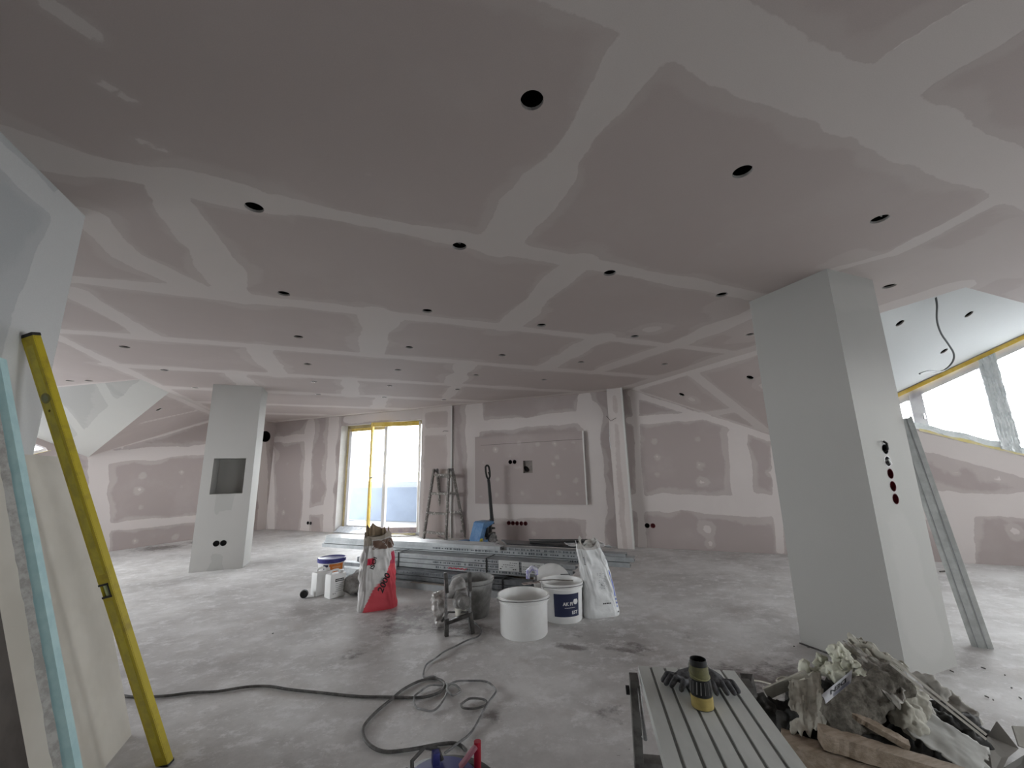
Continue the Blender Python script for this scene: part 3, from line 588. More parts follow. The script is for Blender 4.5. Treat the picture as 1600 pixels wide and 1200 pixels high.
# ---- columns
def column(name, x0, x1, y0, y1, frontholes, seed, ff, rside=[], ldots=[], mat=DRYC):
    e = S(empty(name, (0, 0, 0)))
    P4 = [((x0, y0, 0), (1, 0, 0), x1 - x0, frontholes, ff), ((x1, y0, 0), (0, 1, 0), y1 - y0, [], rside), ((x0, y1, 0), (1, 0, 0), x1 - x0, [], []), ((x0, y0, 0), (0, 1, 0), y1 - y0, [], [])]
    for O, U, L, hs, f in P4: planar('column_face', O, U, (0, 0, 1), [(0, 0), (L, 0), (L, H), (0, H)], hs, .05, f, [], mat, seed, parent=e)
    return e
HCR = [(.235, 1.285 - .077 * i) for i in range(5)]
cr = column('column', 2.965, 3.475, 1.585, 2.175, [circ(x, z, .031, 14) for x, z in HCR], 41, [((.05, 2.3), (.5, 2.35), .1, .6), ((.25, .2), (.25, .8), .2, .6)])
for i, (x, z) in enumerate(HCR):
    o = recess('socket_box', (2.965 + x, 1.585, z), (0, -1, 0), .031, .05, (BLACK, STEEL, REDBOX, REDBOX, REDBOX)[i] if i else BLACK, lip=.002)
    tag(o, ('torn black socket hole, top of five down the big column', 'socket hole with pale wire, second from top on the big column', 'dark red socket hole, middle of five on the big column', 'dark red socket hole, fourth down on the big column', 'dark red socket hole, lowest of five on the big column')[i], 'socket box')
a = Vector((3.2, 1.585, 1.285)); tag(MB().tube([a + Vector((.01, .03, -.02)), a + Vector((.005, -.012, .0)), a + Vector((-.012, -.02, .035)), a + Vector((-.02, -.008, .05))], .007, 6).build('loose_wire', BLACK, None, True), 'short black wire end poking from top socket hole of big column', 'wire')
a = Vector((3.2, 1.585, 1.208)); tag(MB().tube([a + Vector((.01, .03, .0)), a + Vector((.0, -.008, .01)), a + Vector((.008, -.012, -.018))], .006, 6).build('loose_wire', WPLAS, None, True), 'short white wire end in second socket hole of big column', 'wire')
hcl = [(-1.70 + 1.82, .98), (-1.32 + 1.82, .98), (-1.32 + 1.82, 1.46), (-1.70 + 1.82, 1.46)]
sl = [(-1.554 + 1.82, .34), (-1.474 + 1.82, .34)]
cl = column('column', -1.82, -1.22, 6.85, 7.33, [hcl] + [circ(x, z, .036, 16) for x, z in sl], 43, [((.3, 2.4), (.3, 2.0), .9), ((.06, .1), (.06, 1.6), .3), ((.5, .1), (.55, 1.5), .25), ((.3, 1.6), (.3, 1.9), .8), ((.3, .44), (.3, .5), .5)])
ng = MB(); a, b = (-1.70, -1.32); z0, z1 = .98, 1.46; y0, y1 = 6.85, 7.15
ng.add([(a, y0, z0), (b, y0, z0), (b, y0, z1), (a, y0, z1), (a, y1, z0), (b, y1, z0), (b, y1, z1), (a, y1, z1)], [(0, 1, 5, 4), (1, 2, 6, 5), (2, 3, 7, 6), (3, 0, 4, 7), (4, 5, 6, 7)])
ng.build('niche', DRYC, cl)
for i, (x, z) in enumerate(sl):
    tag(recess('socket_box', (x - 1.82, 6.85, z), (0, -1, 0), .036, .05, BLACK, lip=.002), ('black round socket box on niche column, outer one of the pair', 'black round socket box on niche column, one nearer the bright side')[i], 'socket box')
m = MB()
for x0, x1, y0, y1 in ((2.965, 3.475, 1.585, 2.175), (-1.82, -1.22, 6.85, 7.33)):
    pass
# dark strip standing in for the shade of the gap at the big column's foot
MB().beam((2.957, 1.60, .004), (2.957, 2.18, .004), .008, .008).build('gap_shade_strip', DARKM, cr)

#@@OBJECTS@@
# ================================================================== OBJECTS
DZH = Vector((1, -1, 0)) / R2      # along the profile stack
SNR = Vector((-1, -1, 0)) / R2     # towards the camera
def st(s, x, z): return Vector((x, s - x, z))
# ---- galvanised studs: C profile, web vertical or flat
def stud_mesh(L, w, h, t=.003, lip=.012):
    "channel running along local x; w deep (y), h high (z), open at the back"
    m = MB(); x0, x1 = 0, L
    prof = [(0, 0), (0, h), (w, h), (w, h - lip), (w - t, h - lip), (w - t, h - t), (t, h - t), (t, t), (w - t, t), (w - t, lip), (w, lip), (w, 0)]
    n = len(prof); vs = [(x0, y, z) for y, z in prof] + [(x1, y, z) for y, z in prof]
    fs = [(i, (i + 1) % n, n + (i + 1) % n, n + i) for i in range(n)] + [tuple(range(n))[::-1], tuple(range(n, 2 * n))]
    m.add(vs, fs)
    for k in range(1, int(L / .5)): # long service holes, pressed as shallow marks along the web
        pass
    return m
SM = {}
def stud(p, L, w, h, mat, label, grp, rz=-PI / 4, marks=False, rx=0):
    k = (round(L, 2), w, h, mat.name)
    o = stud_mesh(L, w, h).build('metal_stud', mat) if k not in SM else SM[k].copy()
    if k in SM: COL.objects.link(o)
    SM.setdefault(k, o); o.location = p; o.rotation_euler = (rx, 0, rz); return tag(o, label, 'metal stud', grp)
gU, gM, gL, gF = 'long studs on top of the profile stack', 'strapped studs in the middle of the stack', 'dark dusty studs under the strapped bundle', 'grey channels lying on the floor under the stack'
rows = ['front', 'second', 'third', 'fourth']
# upper long bundle: left end at x=-.24
for lay, z in enumerate((.265, .315)):
    for k in range(2):
        s = 6.10 + k * .145; stud(st(s, -.24 + .03 * lay + .012 * k, z), 4.0 - .04 * k, .095, .043, GALV, '%s stud from the camera in the %s layer of the long galvanised bundle' % (rows[k], ('lower', 'upper')[lay]), gU)
for k in range(2):
    stud(st(6.05 + k * .17, -.20, .362), 2.55, .115, .036, GALV, ('light topmost channel along the front edge of the stack, ending halfway', 'light topmost channel behind the front one, ending halfway')[k], gU)
# text-marked layer right of it
stud(st(6.05, 1.66, .366), 1.25, .11, .028, GALVB, 'grey stud with printed marks, lying right after the light topmost channel', gU)
# middle strapped bundle
for lay, z in enumerate((.165, .213, .261)):
    for k in range(2):
        s = 5.78 + k * .145; stud(st(s, .53 + .02 * lay, z), 2.15, .10, .042, GALVB, '%s printed stud in the %s layer of the black-strapped bundle' % (('outer', 'inner')[k], ('bottom', 'middle', 'top')[lay]), gM)
# lower dusty bundle
for lay, z in enumerate((.068, .116)):
    for k in range(2):
        s = 5.60 + k * .145; stud(st(s, .50 + .03 * lay, z), 1.35 + .1 * lay, .10, .042, GALVD, '%s dark dusty stud, %s of the low pair behind the red sack' % (('outer', 'inner')[k], ('lower', 'upper')[lay]), gL)
for lay, z in enumerate((.068, .116)):
    stud(st(5.56, 1.15, z), .72 + .05 * lay, .10, .042, GALVD, 'dark stud bound with tape behind the buckets, %s one' % ('lower', 'upper')[lay], gL)
stud(st(5.50, .06, .0), 2.75, .09, .06, GALV, 'pale channel on the floor along the front of the stack', gF)
stud(st(5.66, .0, .0), 2.7, .10, .065, GALVB, 'grey channel on the floor, second row under the stack', gF)
stud(st(5.84, .08, .0), 2.6, .10, .065, GALVB, 'grey channel on the floor, third row under the stack', gF)
stud(st(5.62, -.02, .066), .62, .10, .055, GALV, 'short bright channel sticking out left at the foot of the stack', gF)
stud(st(5.98, .0, .0), 3.0, .10, .12, GALVD, 'dark deep channel under the back of the stack', gF)
stud(st(6.20, .2, .0), 2.3, .12, .16, GALVD, 'dark deep channel carrying the long studs', gF)
tag(MB().beam(st(5.99, .6, .1425), st(5.99, 2.0, .1425), .12, .045).build('timber_batten', PLANK), 'timber batten packed between the layers of the profile stack', 'timber batten')
tag(MB().beam(st(6.36, .6, .2125), st(6.36, 2.2, .2125), .12, .1).build('timber_batten', PLANK), 'thick timber batten hidden behind, carrying the long studs', 'timber batten')
# cardboard roll on the floor layer
tag(MB().beam(st(5.53, .72, .0625), st(5.53, 1.02, .0625), .05, .004).build('wood_offcut', pm('dusty_board', (.30, .27, .23), .8, col2=(.22, .2, .18), scale=9)), 'dusty brown board offcut lying in front of the dark studs', 'board offcut')
# printed rows on the profiles: illegible small print, kept as fine marks
random.seed(11)
def marks(s, x0, x1, z, h, par, dens=.6):
    m = MB(); x = x0
    while x < x1:
        wd = random.choice((.008, .012, .016, .02)); g = random.choice((.006, .008, .02))
        if random.random() < dens + .25:
            hh = h * random.choice((.6, 1, 1, .8)); a = st(s, x, z) + SNR * .0015
            m.add([a + Vector((0, 0, -hh / 2)), a + DZH * wd + Vector((0, 0, -hh / 2)), a + DZH * wd + Vector((0, 0, hh / 2)), a + Vector((0, 0, hh / 2))], [(0, 1, 2, 3)])
        x += (wd + g) / R2
    o = m.build('printed_marks', pm('grey_print', (.09, .10, .11), .6), par); o.matrix_parent_inverse = par.matrix_world.inverted(); return o
bpy.context.view_layer.update()
def of(lbl): return [o for o in COL.objects if o.get('label', '').startswith(lbl)][0]
for lbl, s, x0, x1, z in (('outer printed stud in the bottom', 5.78, .95, 1.75, .188), ('outer printed stud in the middle', 5.78, .95, 1.9, .236), ('outer printed stud in the top', 5.78, 1.3, 2.0, .284),
                          ('grey stud with printed', 6.05, 1.68, 2.35, .380), ('front stud from the camera in the upper', 6.10, 1.0, 2.3, .338), ('front stud from the camera in the lower', 6.10, 1.2, 2.4, .29), ('outer dark dusty stud, upper', 5.60, .65, 1.25, .14), ('dark stud bound with tape behind the buckets, upper', 5.56, 1.2, 1.5, .14), ('dark stud bound with tape behind the buckets, lower', 5.56, 1.2, 1.6, .09)):
    marks(s, x0, x1, z, .020, of(lbl))
# red painted scribble
m = MB(); par = of('outer printed stud in the bottom')
for i in range(9):
    a = st(5.78, 1.09 + .018 * i, .182 + .012 * (i % 2)) + SNR * .002; m.beam(a, a + DZH * .03 + Vector((0, 0, .014 * (-1) ** i)), .003, .008)
o = m.build('red_scribble', pm('red_paint', (.45, .03, .06), .5), par); o.matrix_parent_inverse = par.matrix_world.inverted()
# black straps
def strap(s, x, z0, z1, dpth, lbl):
    a = st(s, x, z0) + SNR * .004; m = MB(); m.beam(a, st(s, x, z1) + SNR * .004, .004, .016, DZH); m.beam(st(s, x, z1 + .002) + SNR * .004, st(s, x, z1 + .002) - SNR * dpth, .016, .004, (0, 0, 1))
    return tag(m.build('steel_strap', BLACK), lbl, 'strap')
strap(5.78, .62, .16, .312, .2, 'black strap round the profile bundle beside the red sack'); strap(5.78, 1.42, .16, .312, .2, 'black strap round the profile bundle beside the paper labels'); strap(5.56, 1.49, .06, .166, .1, 'black tape band round the dark studs behind the buckets')
# two white paper labels on the bundle
PAPER = pm('white_label_paper', (.62, .63, .62), .6); INK = pm('black_ink', (.02, .02, .022), .6)
def label(x0, x1, z0, z1, lbl):
    e = empty('paper_label', st(5.78, x0, z0)); e.rotation_euler = (0, 0, -PI / 4); L = (x1 - x0) * R2; tag(e, lbl, 'label')
    MB().box((L / 2, -.0035, (z1 - z0) / 2), (L, .001, z1 - z0)).build('paper', PAPER, e)
    m = MB(); random.seed(int(x0 * 100))
    for r in range(4):
        zz = (z1 - z0) * (.18 + .2 * r); x = L * (.5 if r == 3 else .1)
        while x < L * .9:
            wd = random.uniform(.008, .02)
            if random.random() < .6: m.box((x, -.0045, zz), (wd, .001, .004 if r else .008))
            x += wd + .006
    m.build('printed_marks', INK, e); return e
label(1.52, 1.68, .205, .305, 'white paper label on the profile bundle, the one nearer the black strap'); label(1.70, 1.87, .195, .30, 'white paper label on the profile bundle, nearer the white sack')
# black flat thing and scraps lying on the stack
tag(MB().prism([st(6.2, 1.7, .403), st(6.22, 2.45, .403), st(6.5, 2.5, .403), st(6.55, 1.75, .403)], (0, 0, .012)).build('black_sheet', pm('black_film', (.02, .02, .022), .35, col2=(.05, .05, .055), scale=10)), 'flat black sheet lying on the right half of the stack', 'plastic sheet')
o = MB().beam(st(6.35, 1.95, .425), st(6.3, 2.42, .47), .05, .02).beam(st(6.55, 2.0, .425), st(6.35, 2.42, .475), .03, .012).build('black_bracket', BLACK); tag(o, 'black angled metal bar propped up on top of the stack', 'metal bar')
# crumpled white film scrap
def sheet(name, pts, mat, nu=14, nv=10, amp=.02, seed=0, th=0.003, freq=7, curl=None, jagged=0.0):
    "crumpled sheet through four corners"
    from mathutils import noise as nz
    A, B, C_, D = [Vector(p) for p in pts]; m = MB(); nrm = (B - A).cross(D - A).normalized()
    for j in range(nv + 1):
        for i in range(nu + 1):
            u, v = i / nu, j / nv
            if jagged:
                if i in (0, nu): u += (nz.noise(Vector((i, j * .33, seed))) + .25 * nz.noise(Vector((i, j * .9, seed)))) * jagged
                if j in (0, nv): v += (nz.noise(Vector((i * .33, j, seed + 5))) + .25 * nz.noise(Vector((i * .9, j, seed)))) * jagged
            p = (A * (1 - u) + B * u) * (1 - v) + (D * (1 - u) + C_ * u) * v
            q = Vector((u * freq, v * freq, seed * 3.3)); d = nz.noise(q) + .5 * abs(nz.noise(q * 2.3)) + .25 * nz.noise(q * 5)
            if curl: d += curl * ((u - .5) ** 2) / amp
            m.v.append(p + nrm * d * amp)
    m.f += [(j * (nu + 1) + i, j * (nu + 1) + i + 1, (j + 1) * (nu + 1) + i + 1, (j + 1) * (nu + 1) + i) for j in range(nv) for i in range(nu)]
    o = m.build(name, mat, None, True); md = o.modifiers.new('t', 'SOLIDIFY'); md.thickness = th; md.offset = 0; return o
WFILM = pm('white_scrap_film', (.65, .65, .66), .35, col2=(.45, .44, .44), scale=12)
tag(sheet('film_scrap', [st(6.2, 2.2, .43), st(6.2, 2.52, .43), st(6.5, 2.55, .44), st(6.5, 2.2, .44)], WFILM, amp=.03, seed=2), 'crumpled white film scrap on the right end of the stack', 'plastic film')

# ---- sacks: closed tube whose section flattens towards the top
def sack(name, base, rz, hw, hd, h, lean, colfn, seed, topf=.12, mouth=True, taper=.0, crum=.012):
    from mathutils import noise as nz
    nu, nv = 96, 80; V = []; Cc = []
    cz, sz = math.cos(rz), math.sin(rz)
    def surf(th, t, off=0.0):
        c, s_ = math.cos(th), math.sin(th); e = .5 if t < .8 else .8
        flat = 1 - (1 - topf) * max(0, (t - .35) / .65) ** 1.2
        a = hw * (1 - taper * t) * (1 + .04 * math.sin(t * 9 + seed)); d = hd * flat
        x = a * math.copysign(abs(c) ** .55, c); y = d * math.copysign(abs(s_) ** .7, s_)
        rb = min(1, (t / .06)) ** .5 if t < .06 else 1
        x *= .93 + .07 * rb; y *= .85 + .15 * rb
        q = Vector((c * 2.2, s_ * 2.2, t * 5 + seed))
        k = nz.turbulence(q, 3, False) - .5; fold = abs(nz.noise(Vector((c * 6 + t * 3, s_ * 3, t * 4 + seed * 2))))
        am = crum * (.4 + 1.3 * t) * (1 if t < .85 else max(.25, 1 - (t - .85) * 5)); dn = k * am + fold * am * 1.2 + off
        x += c * dn; y += s_ * dn * 1.3
        z = h * t + (.0 if t < .9 else (.02 * math.sin(th * 2 + seed) + .012 * math.sin(th * 5)) * (t - .9) / .1)
        x += lean[0] * t * t; y += lean[1] * t * t
        return Vector((base[0] + x * cz - y * sz, base[1] + x * sz + y * cz, z))
    m = MB()
    for j in range(nv + 1):
        for i in range(nu):
            th = 2 * PI * i / nu; m.v.append(surf(th, j / nv)); Cc.append(colfn(th, j / nv))
    m.f += [(j * nu + i, j * nu + (i + 1) % nu, (j + 1) * nu + (i + 1) % nu, (j + 1) * nu + i) for j in range(nv) for i in range(nu)]
    m.f.append(tuple(range(nu)))
    if not mouth: m.f.append(tuple(range(nv * nu, (nv + 1) * nu)))
    me = bpy.data.meshes.new(name); me.from_pydata([tuple(v) for v in m.v], [], m.f); me.update()
    ca = me.attributes.new('print', 'FLOAT_COLOR', 'POINT'); ca.data.foreach_set('color', np.array([(*c, 1) for c in Cc], np.float32).ravel())
    for p in me.polygons: p.use_smooth = True
    me.materials.append(PRINT); o = bpy.data.objects.new(name, me); COL.objects.link(o)
    return o, surf
SW_, SR_, SG_, SB_ = (.74, .73, .72), (.78, .10, .13), (.42, .40, .39), (.16, .10, .075)
def redcol(th, t):
    # th = -pi/2 faces the camera; s runs -1 (left) .. 1 (right) over the front
    s = math.cos(th) if math.sin(th) < 0 else 2 + (1 - math.cos(th))
    if math.sin(th) >= 0: return SW_ if t < .86 else (.35, .30, .24)
    if t > .80 and s > -.25 and t < .93 and abs(math.sin(s * 6 + t * 20)) > .15: return SB_
    if t > .86: return (.36, .32, .27) if s < -.3 or t > .94 else (.5, .48, .46)
    if t < .60 and s > -.62 + t * 1.75: return SR_
    if .60 <= t < .76 and s > .40 + (t - .60) * 2.6: return (.60, .07, .13)
    if .60 < t < .70 and -.55 < s < -.08: return (.60, .02, .06)
    return SW_ if s > -.55 else SG_
red, rs = sack('paper_sack', (.335, 4.27), .06, .185, .10, .64, (-.015, .03), redcol, 3, topf=.45, taper=.32, crum=.018)
tag(red, 'opened red and white paper sack marked 2000, standing beside the profile stack', 'paper sack')
def wrap(rsf, s0, t0, rot, sc=1.0, off=.004, hw=.185, h=.64):
    cr_, sr_ = math.cos(rot), math.sin(rot)
    def f(x, y):
        X = (x * cr_ - y * sr_); Y = (x * sr_ + y * cr_); s = max(-.98, min(.98, s0 + X / hw)); t = t0 + Y / h
        # section is |cos|^.55: invert
        c = math.copysign(abs(s) ** (1 / .55), s); return rsf(-math.acos(c) if True else 0, t, off)
    return f
text_mesh('lettering', '2000', .085, INK, wrap(rs, .28, .36, 1.05), red, .002)
text_mesh('lettering', 'ISOL', .06, INK, wrap(rs, -.30, .64, 1.2), red, .0015)
mk = text_mesh('lettering', 'elastic', .03, pm('grey_ink', (.25, .25, .26), .6), wrap(rs, .12, .40, 1.05), red)
# brown inner paper liner
m = MB(); n = 40
for j in range(6):
    for i in range(n + 1):
        th = PI * (.14 + .72 * i / n); p = rs(th, .97 + .014 * j, -.012 + .004 * math.sin(i)); m.v.append(p + Vector((0, 0, .008 * j * (1 + .5 * math.sin(i * .6)))))
m.f += [(j * (n + 1) + i, j * (n + 1) + i + 1, (j + 1) * (n + 1) + i + 1, (j + 1) * (n + 1) + i) for j in range(5) for i in range(n)]
m.build('paper_liner', pm('brown_kraft_paper', (.30, .23, .15), .8, col2=(.22, .16, .11), scale=14), red, True)
def whitecol(th, t):
    s = math.cos(th)
    if math.sin(th) < 0:
        if .66 < s < .82 and .28 < t < .62: return (.08, .12, .50)
        if .66 < s < .82 and .12 < t < .28 and int(t * 40) % 2: return (.10, .16, .50)
        if s > .9 and t > .2: return (.66, .68, .70)
        return (.74, .75, .75) if t < .93 else (.50, .48, .46)
    return (.6, .6, .6)
wh, ws = sack('paper_sack', (2.06, 3.235), -.15, .155, .075, .57, (-.075, .04), whitecol, 8, topf=.5, taper=.30, crum=.01)
tag(wh, 'half-full white plastic sack with a blue stripe leaning against the profile stack', 'paper sack')
random.seed(5); m = MB()
def dash(m, rsf, s, t, ds, dt, hw=.155, h=.57, off=.004):
    g = lambda a, b: rsf(-math.acos(math.copysign(min(.98, abs(a)) ** (1 / .55), a)), b, off)
    m.add([g(s, t), g(s + ds, t), g(s + ds, t + dt), g(s, t + dt)], [(0, 1, 2, 3)])
for r in range(14):
    s = -.1
    while s < .42:
        d = random.uniform(.03, .09); dash(m, ws, s, .30 + r * .022, d, .007) if r > 3 and random.random() < .55 else None; s += d + .02
m.build('fine_print', pm('pale_grey_ink', (.42, .43, .45), .6), wh)
m = MB()
for s in (-.05, .06, .17, .26, .36): dash(m, ws, s, .185, .08, .016)
for k in range(6): dash(m, ws, -.78, .72 + .018 * k, .09, .011)
dash(m, ws, .05, .43, .05, .02); dash(m, ws, .80, .05, .09, .02)
m.build('printed_lettering', INK, wh)
m = MB(); n = 30
for j in range(4):
    for i in range(n):
        th = 2 * PI * i / n; m.v.append(ws(th, .962 + .008 * j, -.012 - .008 * j + .01 * math.sin(i * 1.7 + j)) + Vector((0, 0, .010 * j * (1 + .7 * math.sin(i * 1.1)))))
m.f += [(j * n + i, j * n + (i + 1) % n, (j + 1) * n + (i + 1) % n, (j + 1) * n + i) for j in range(3) for i in range(n)]
m.build('torn_mouth', pm('torn_paper', (.45, .42, .38), .7, col2=(.6, .6, .58), scale=16), wh, True)
# grey crumpled sack lying behind canisters
gs = blob('crumpled_sack', [((.20, 4.86, .12), (.33, 4.82, .12), .10, .09), ((.24, 4.86, .2), (.30, 4.8, .2), .07, .05), ((.12, 4.84, .10), (.2, 4.83, .10), .09, .09)], pm('dirty_paper', (.36, .35, .34), .8, col2=(.22, .21, .2), scale=9), vox=.012, noise=.03, seed=3, nscale=.09)
tag(gs, 'crumpled dirty grey sack lying between the canisters and the red sack', 'sack')
dk = blob('black_bag', [((.22, 4.72, .035), (.33, 4.62, .035), .035, .03), ((.30, 4.66, .05), (.32, 4.72, .06), .03, .03)], pm('black_cloth', (.015, .015, .016), .8), vox=.008, noise=.012)
tag(dk, 'small black bag on the floor in front of the crumpled grey sack', 'bag')

# ---- white canisters
def canister(loc, rz, lbl, printed):
    e = empty('canister', loc, rz); tag(e, lbl, 'canister', 'white plastic canisters')
    MB().prism([(-.085, -.055, 0), (.085, -.055, 0), (.085, .055, 0), (-.085, .055, 0)], (0, 0, .225)).build('body', WPLAS, e, True, .016)
    MB().tube([(-.055, 0, .222), (-.05, 0, .25), (-.02, 0, .256), (.02, 0, .254), (.035, 0, .24), (.04, 0, .222)], .011, 10).build('handle', WPLAS, e, True)
    MB().lathe([(.02, .222), (.02, .245), (.0001, .246)], 16, (.062, 0, 0)).build('cap', WPLAS, e, True)
    if printed:
        MB().box((.01, -.0565, .165), (.09, .0015, .026)).build('name_label', BLACK, e)
        m = MB(); random.seed(2)
        for k in range(6): m.box((.005, -.0575, .165), (.0001, .0001, .0001))
        for r in range(5): m.box((.01 + random.uniform(-.01, .01), -.0562, .135 - r * .018), (random.uniform(.06, .1), .0012, .003))
        m.box((-.05, -.0562, .045), (.008, .0012, .012)); m.box((-.03, -.0562, .045), (.008, .0012, .010)); m.build('fine_print', MATS['grey_ink'], e)
        m = MB()
        for k in range(7): m.box((-.025 + k * .0115, -.0578, .165), (.007, .0008, .010))
        m.build('name_print', PAPER, e)
    return e
canister((-.035, 4.84, 0), .55, 'white plastic canister with a black name label, nearer of two', True)
canister((-.17, 5.00, 0), .55, 'plain side of white plastic canister behind the labelled one', False)
o = MB().lathe([(.0001, -.03), (.035, -.026), (.04, 0), (.035, .026), (.0001, .03)], 20, (-.32, 4.93, .04), M=Matrix.Rotation(PI / 2, 3, 'X')).build('black_disc', BLACK, None, True); tag(o, 'round black disc standing on the floor beside the white canisters', 'disc')

# ---- buckets
def bucket(name, loc, r0, r1, h, mat, inmat, lbl, rz=0, rim=.012, fill=.02, handle=None, filc=None):
    e = empty(name, loc, rz); tag(e, lbl, 'bucket')
    m = MB().lathe([(.0001, 0), (r0 - .006, 0), (r0, .008), (r1 - .006, h - .045), (r1 + .002, h - .043), (r1 + .002, h - .036), (r1 - .003, h - .034), (r1 + rim * .5, h - .012), (r1 + rim * .6, h), (r1 - .004, h), (r1 - .008, h - .01), (r0 - .008, .008), (.0001, .006)], 48)
    m.build('body', mat, e, True)
    MB().lathe([(r0 + (r1 - r0) * fill - .012, h * fill), (r0 * .6, h * fill + .006), (.0001, h * fill + .002)], 40).build('residue', filc or inmat, e, True)
    if handle:
        a, drop = handle; pts = []
        for k in range(21):
            t = PI * k / 20; pts.append(((r1 + .012) * math.cos(t), -(r1 + .012) * math.sin(t) * math.cos(a), h - .03 + (r1 + .012) * math.sin(t) * math.sin(a)))
        MB().tube(pts, .0028, 6).build('handle', STEEL, e, True)
        for sx in (-1, 1): MB().box(((r1 + .006) * sx, 0, h - .035), (.012, .03, .03)).build('handle_lug', mat, e, True)
    return e
b1 = bucket('bucket', (1.325, 3.165, 0), .178, .191, .275, WPLAS, WPLASD, 'big white plastic bucket, nearest of the group, empty and open', rz=-.3, fill=.5, handle=(.12, 0), filc=WPLASD)
b2 = bucket('bucket', (1.745, 3.32, 0), .158, .172, .29, WPLAS, WPLASD, 'white bucket with a dark blue printed label behind the nearest bucket', rz=.0, fill=.55, handle=(.1, 0), filc=pm('wet_filler', (.45, .44, .36), .5, col2=(.35, .34, .28), scale=9))
# label wrapped round b2
m = MB(); n = 16; a0, a1 = math.radians(218), math.radians(292)
NAVY = pm('navy_label', (.018, .024, .065), .45)
def onb(a, z, off=.0015): r = .158 + (.172 - .158) * (z / .29) - .0035 + off + (.004 if z < .24 else 0); return (r * math.cos(a), r * math.sin(a), z)
for i in range(n + 1):
    a = a0 + (a1 - a0) * i / n; m.v += [Vector(onb(a, .055)), Vector(onb(a, .225))]
m.f += [(2 * i, 2 * i + 2, 2 * i + 3, 2 * i + 1) for i in range(n)]; m.build('printed_label', NAVY, b2)
def tb(ac, z): return lambda x, y: Vector(onb(ac + x / .165, z + y, .003))
WINK = pm('white_ink', (.7, .7, .7), .6)
text_mesh('lettering', 'AK FI', .035, WINK, tb(math.radians(257), .150), b2, .001)
text_mesh('lettering', 'EST', .034, WINK, tb(math.radians(277), .085), b2, .001)
m = MB(); m.lathe([(.022, 0), (.0001, .001)], 20, onb(math.radians(280), .165, .002), M=Vector((0, 0, 1)).rotation_difference(Vector(onb(math.radians(280), 0)).normalized()).to_matrix()); m.build('round_mark', WINK, b2)
m = MB()
for k in range(12): m.add([onb(math.radians(248 + k * 2.6), .120, .003), onb(math.radians(249.6 + k * 2.6), .120, .003), onb(math.radians(249.6 + k * 2.6), .124, .003), onb(math.radians(248 + k * 2.6), .124, .003)], [(0, 1, 2, 3)])
m.build('fine_print', WINK, b2)
# lid leaning behind b2, trowel on it
M_ = Matrix.Rotation(math.radians(62), 3, 'X') @ Matrix.Identity(3)
o = MB().lathe([(.0001, .0), (.150, .0), (.168, -.006), (.172, -.018), (.166, -.018), (.162, -.002), (.150, .006), (.0001, .006)], 40, (1.80, 3.60, .205), M=Matrix.Rotation(-.35, 3, 'Z') @ M_).build('round_lid', WPLAS, None, True); tag(o, 'round white bucket lid leaning upright between the buckets and the studs', 'lid')
o = MB().beam((1.80, 3.44, .305), (1.88, 3.415, .303), .010, .004).build('lid_tab', BLACK, None); o.parent = bpy.data.objects['round_lid']
e = empty('roller_tool', (1.50, 3.38, .285)); tag(e, 'white and purple handled tool resting on the bucket rim', 'hand tool')
PURP = pm('purple_grip', (.30, .28, .55), .4, col2=(.6, .6, .66), scale=30, lo=.45, hi=.55)
MB().tube([(-.03, .02, .03), (-.028, .015, .085), (.0, .0, .115), (.03, -.01, .10), (.035, -.015, .06)], [.016, .02, .022, .02, .015], 12).build('grip', PURP, e, True)
MB().tube([(.03, -.01, .055), (.03, -.01, .02), (.0, -.02, .008)], .012, 8).build('ferrule', STEEL, e, True)
MB().box((-.02, -.02, .004), (.15, .05, .008)).build('blade', pm('dirty_blade', (.35, .30, .28), .5, col2=(.2, .15, .13), scale=30), e, True, .002)
o = MB().tube([(1.55, 3.36, .30), (1.66, 3.31, .305), (1.80, 3.22, .302)], .004, 6).build('mixing_stick', WOODD, None, True); tag(o, 'thin dark stick lying across the bucket with the blue label', 'stick')
# black crate corner behind
o = rbox('black_box', (1.965, 3.42, .16), (.10, .10, .16), BLACK, None, .01, Matrix.Rotation(.4, 3, 'Z')); o.location.z = -.06 + .0; tag(o, 'small black box squeezed between the white sack and the buckets', 'box')
# mortar bucket
b3 = bucket('mortar_bucket', (1.085, 3.72, 0), .135, .178, .30, MORT, MORT, 'grey mortar-crusted bucket left of the white buckets', rz=.2, fill=.3, handle=(-.0, 0), filc=pm('dark_mortar', (.09, .088, .085), .8, col2=(.16, .155, .15), scale=20))
a_ = math.radians(272); m = MB()
m.add([(.148 * math.cos(a_ + k), .148 * math.sin(a_ + k), z) for k, z in ((-.25, .105), (.18, .125), (.18, .138), (-.25, .118))], [(0, 1, 2, 3)]); m.build('black_mark', BLACK, b3)
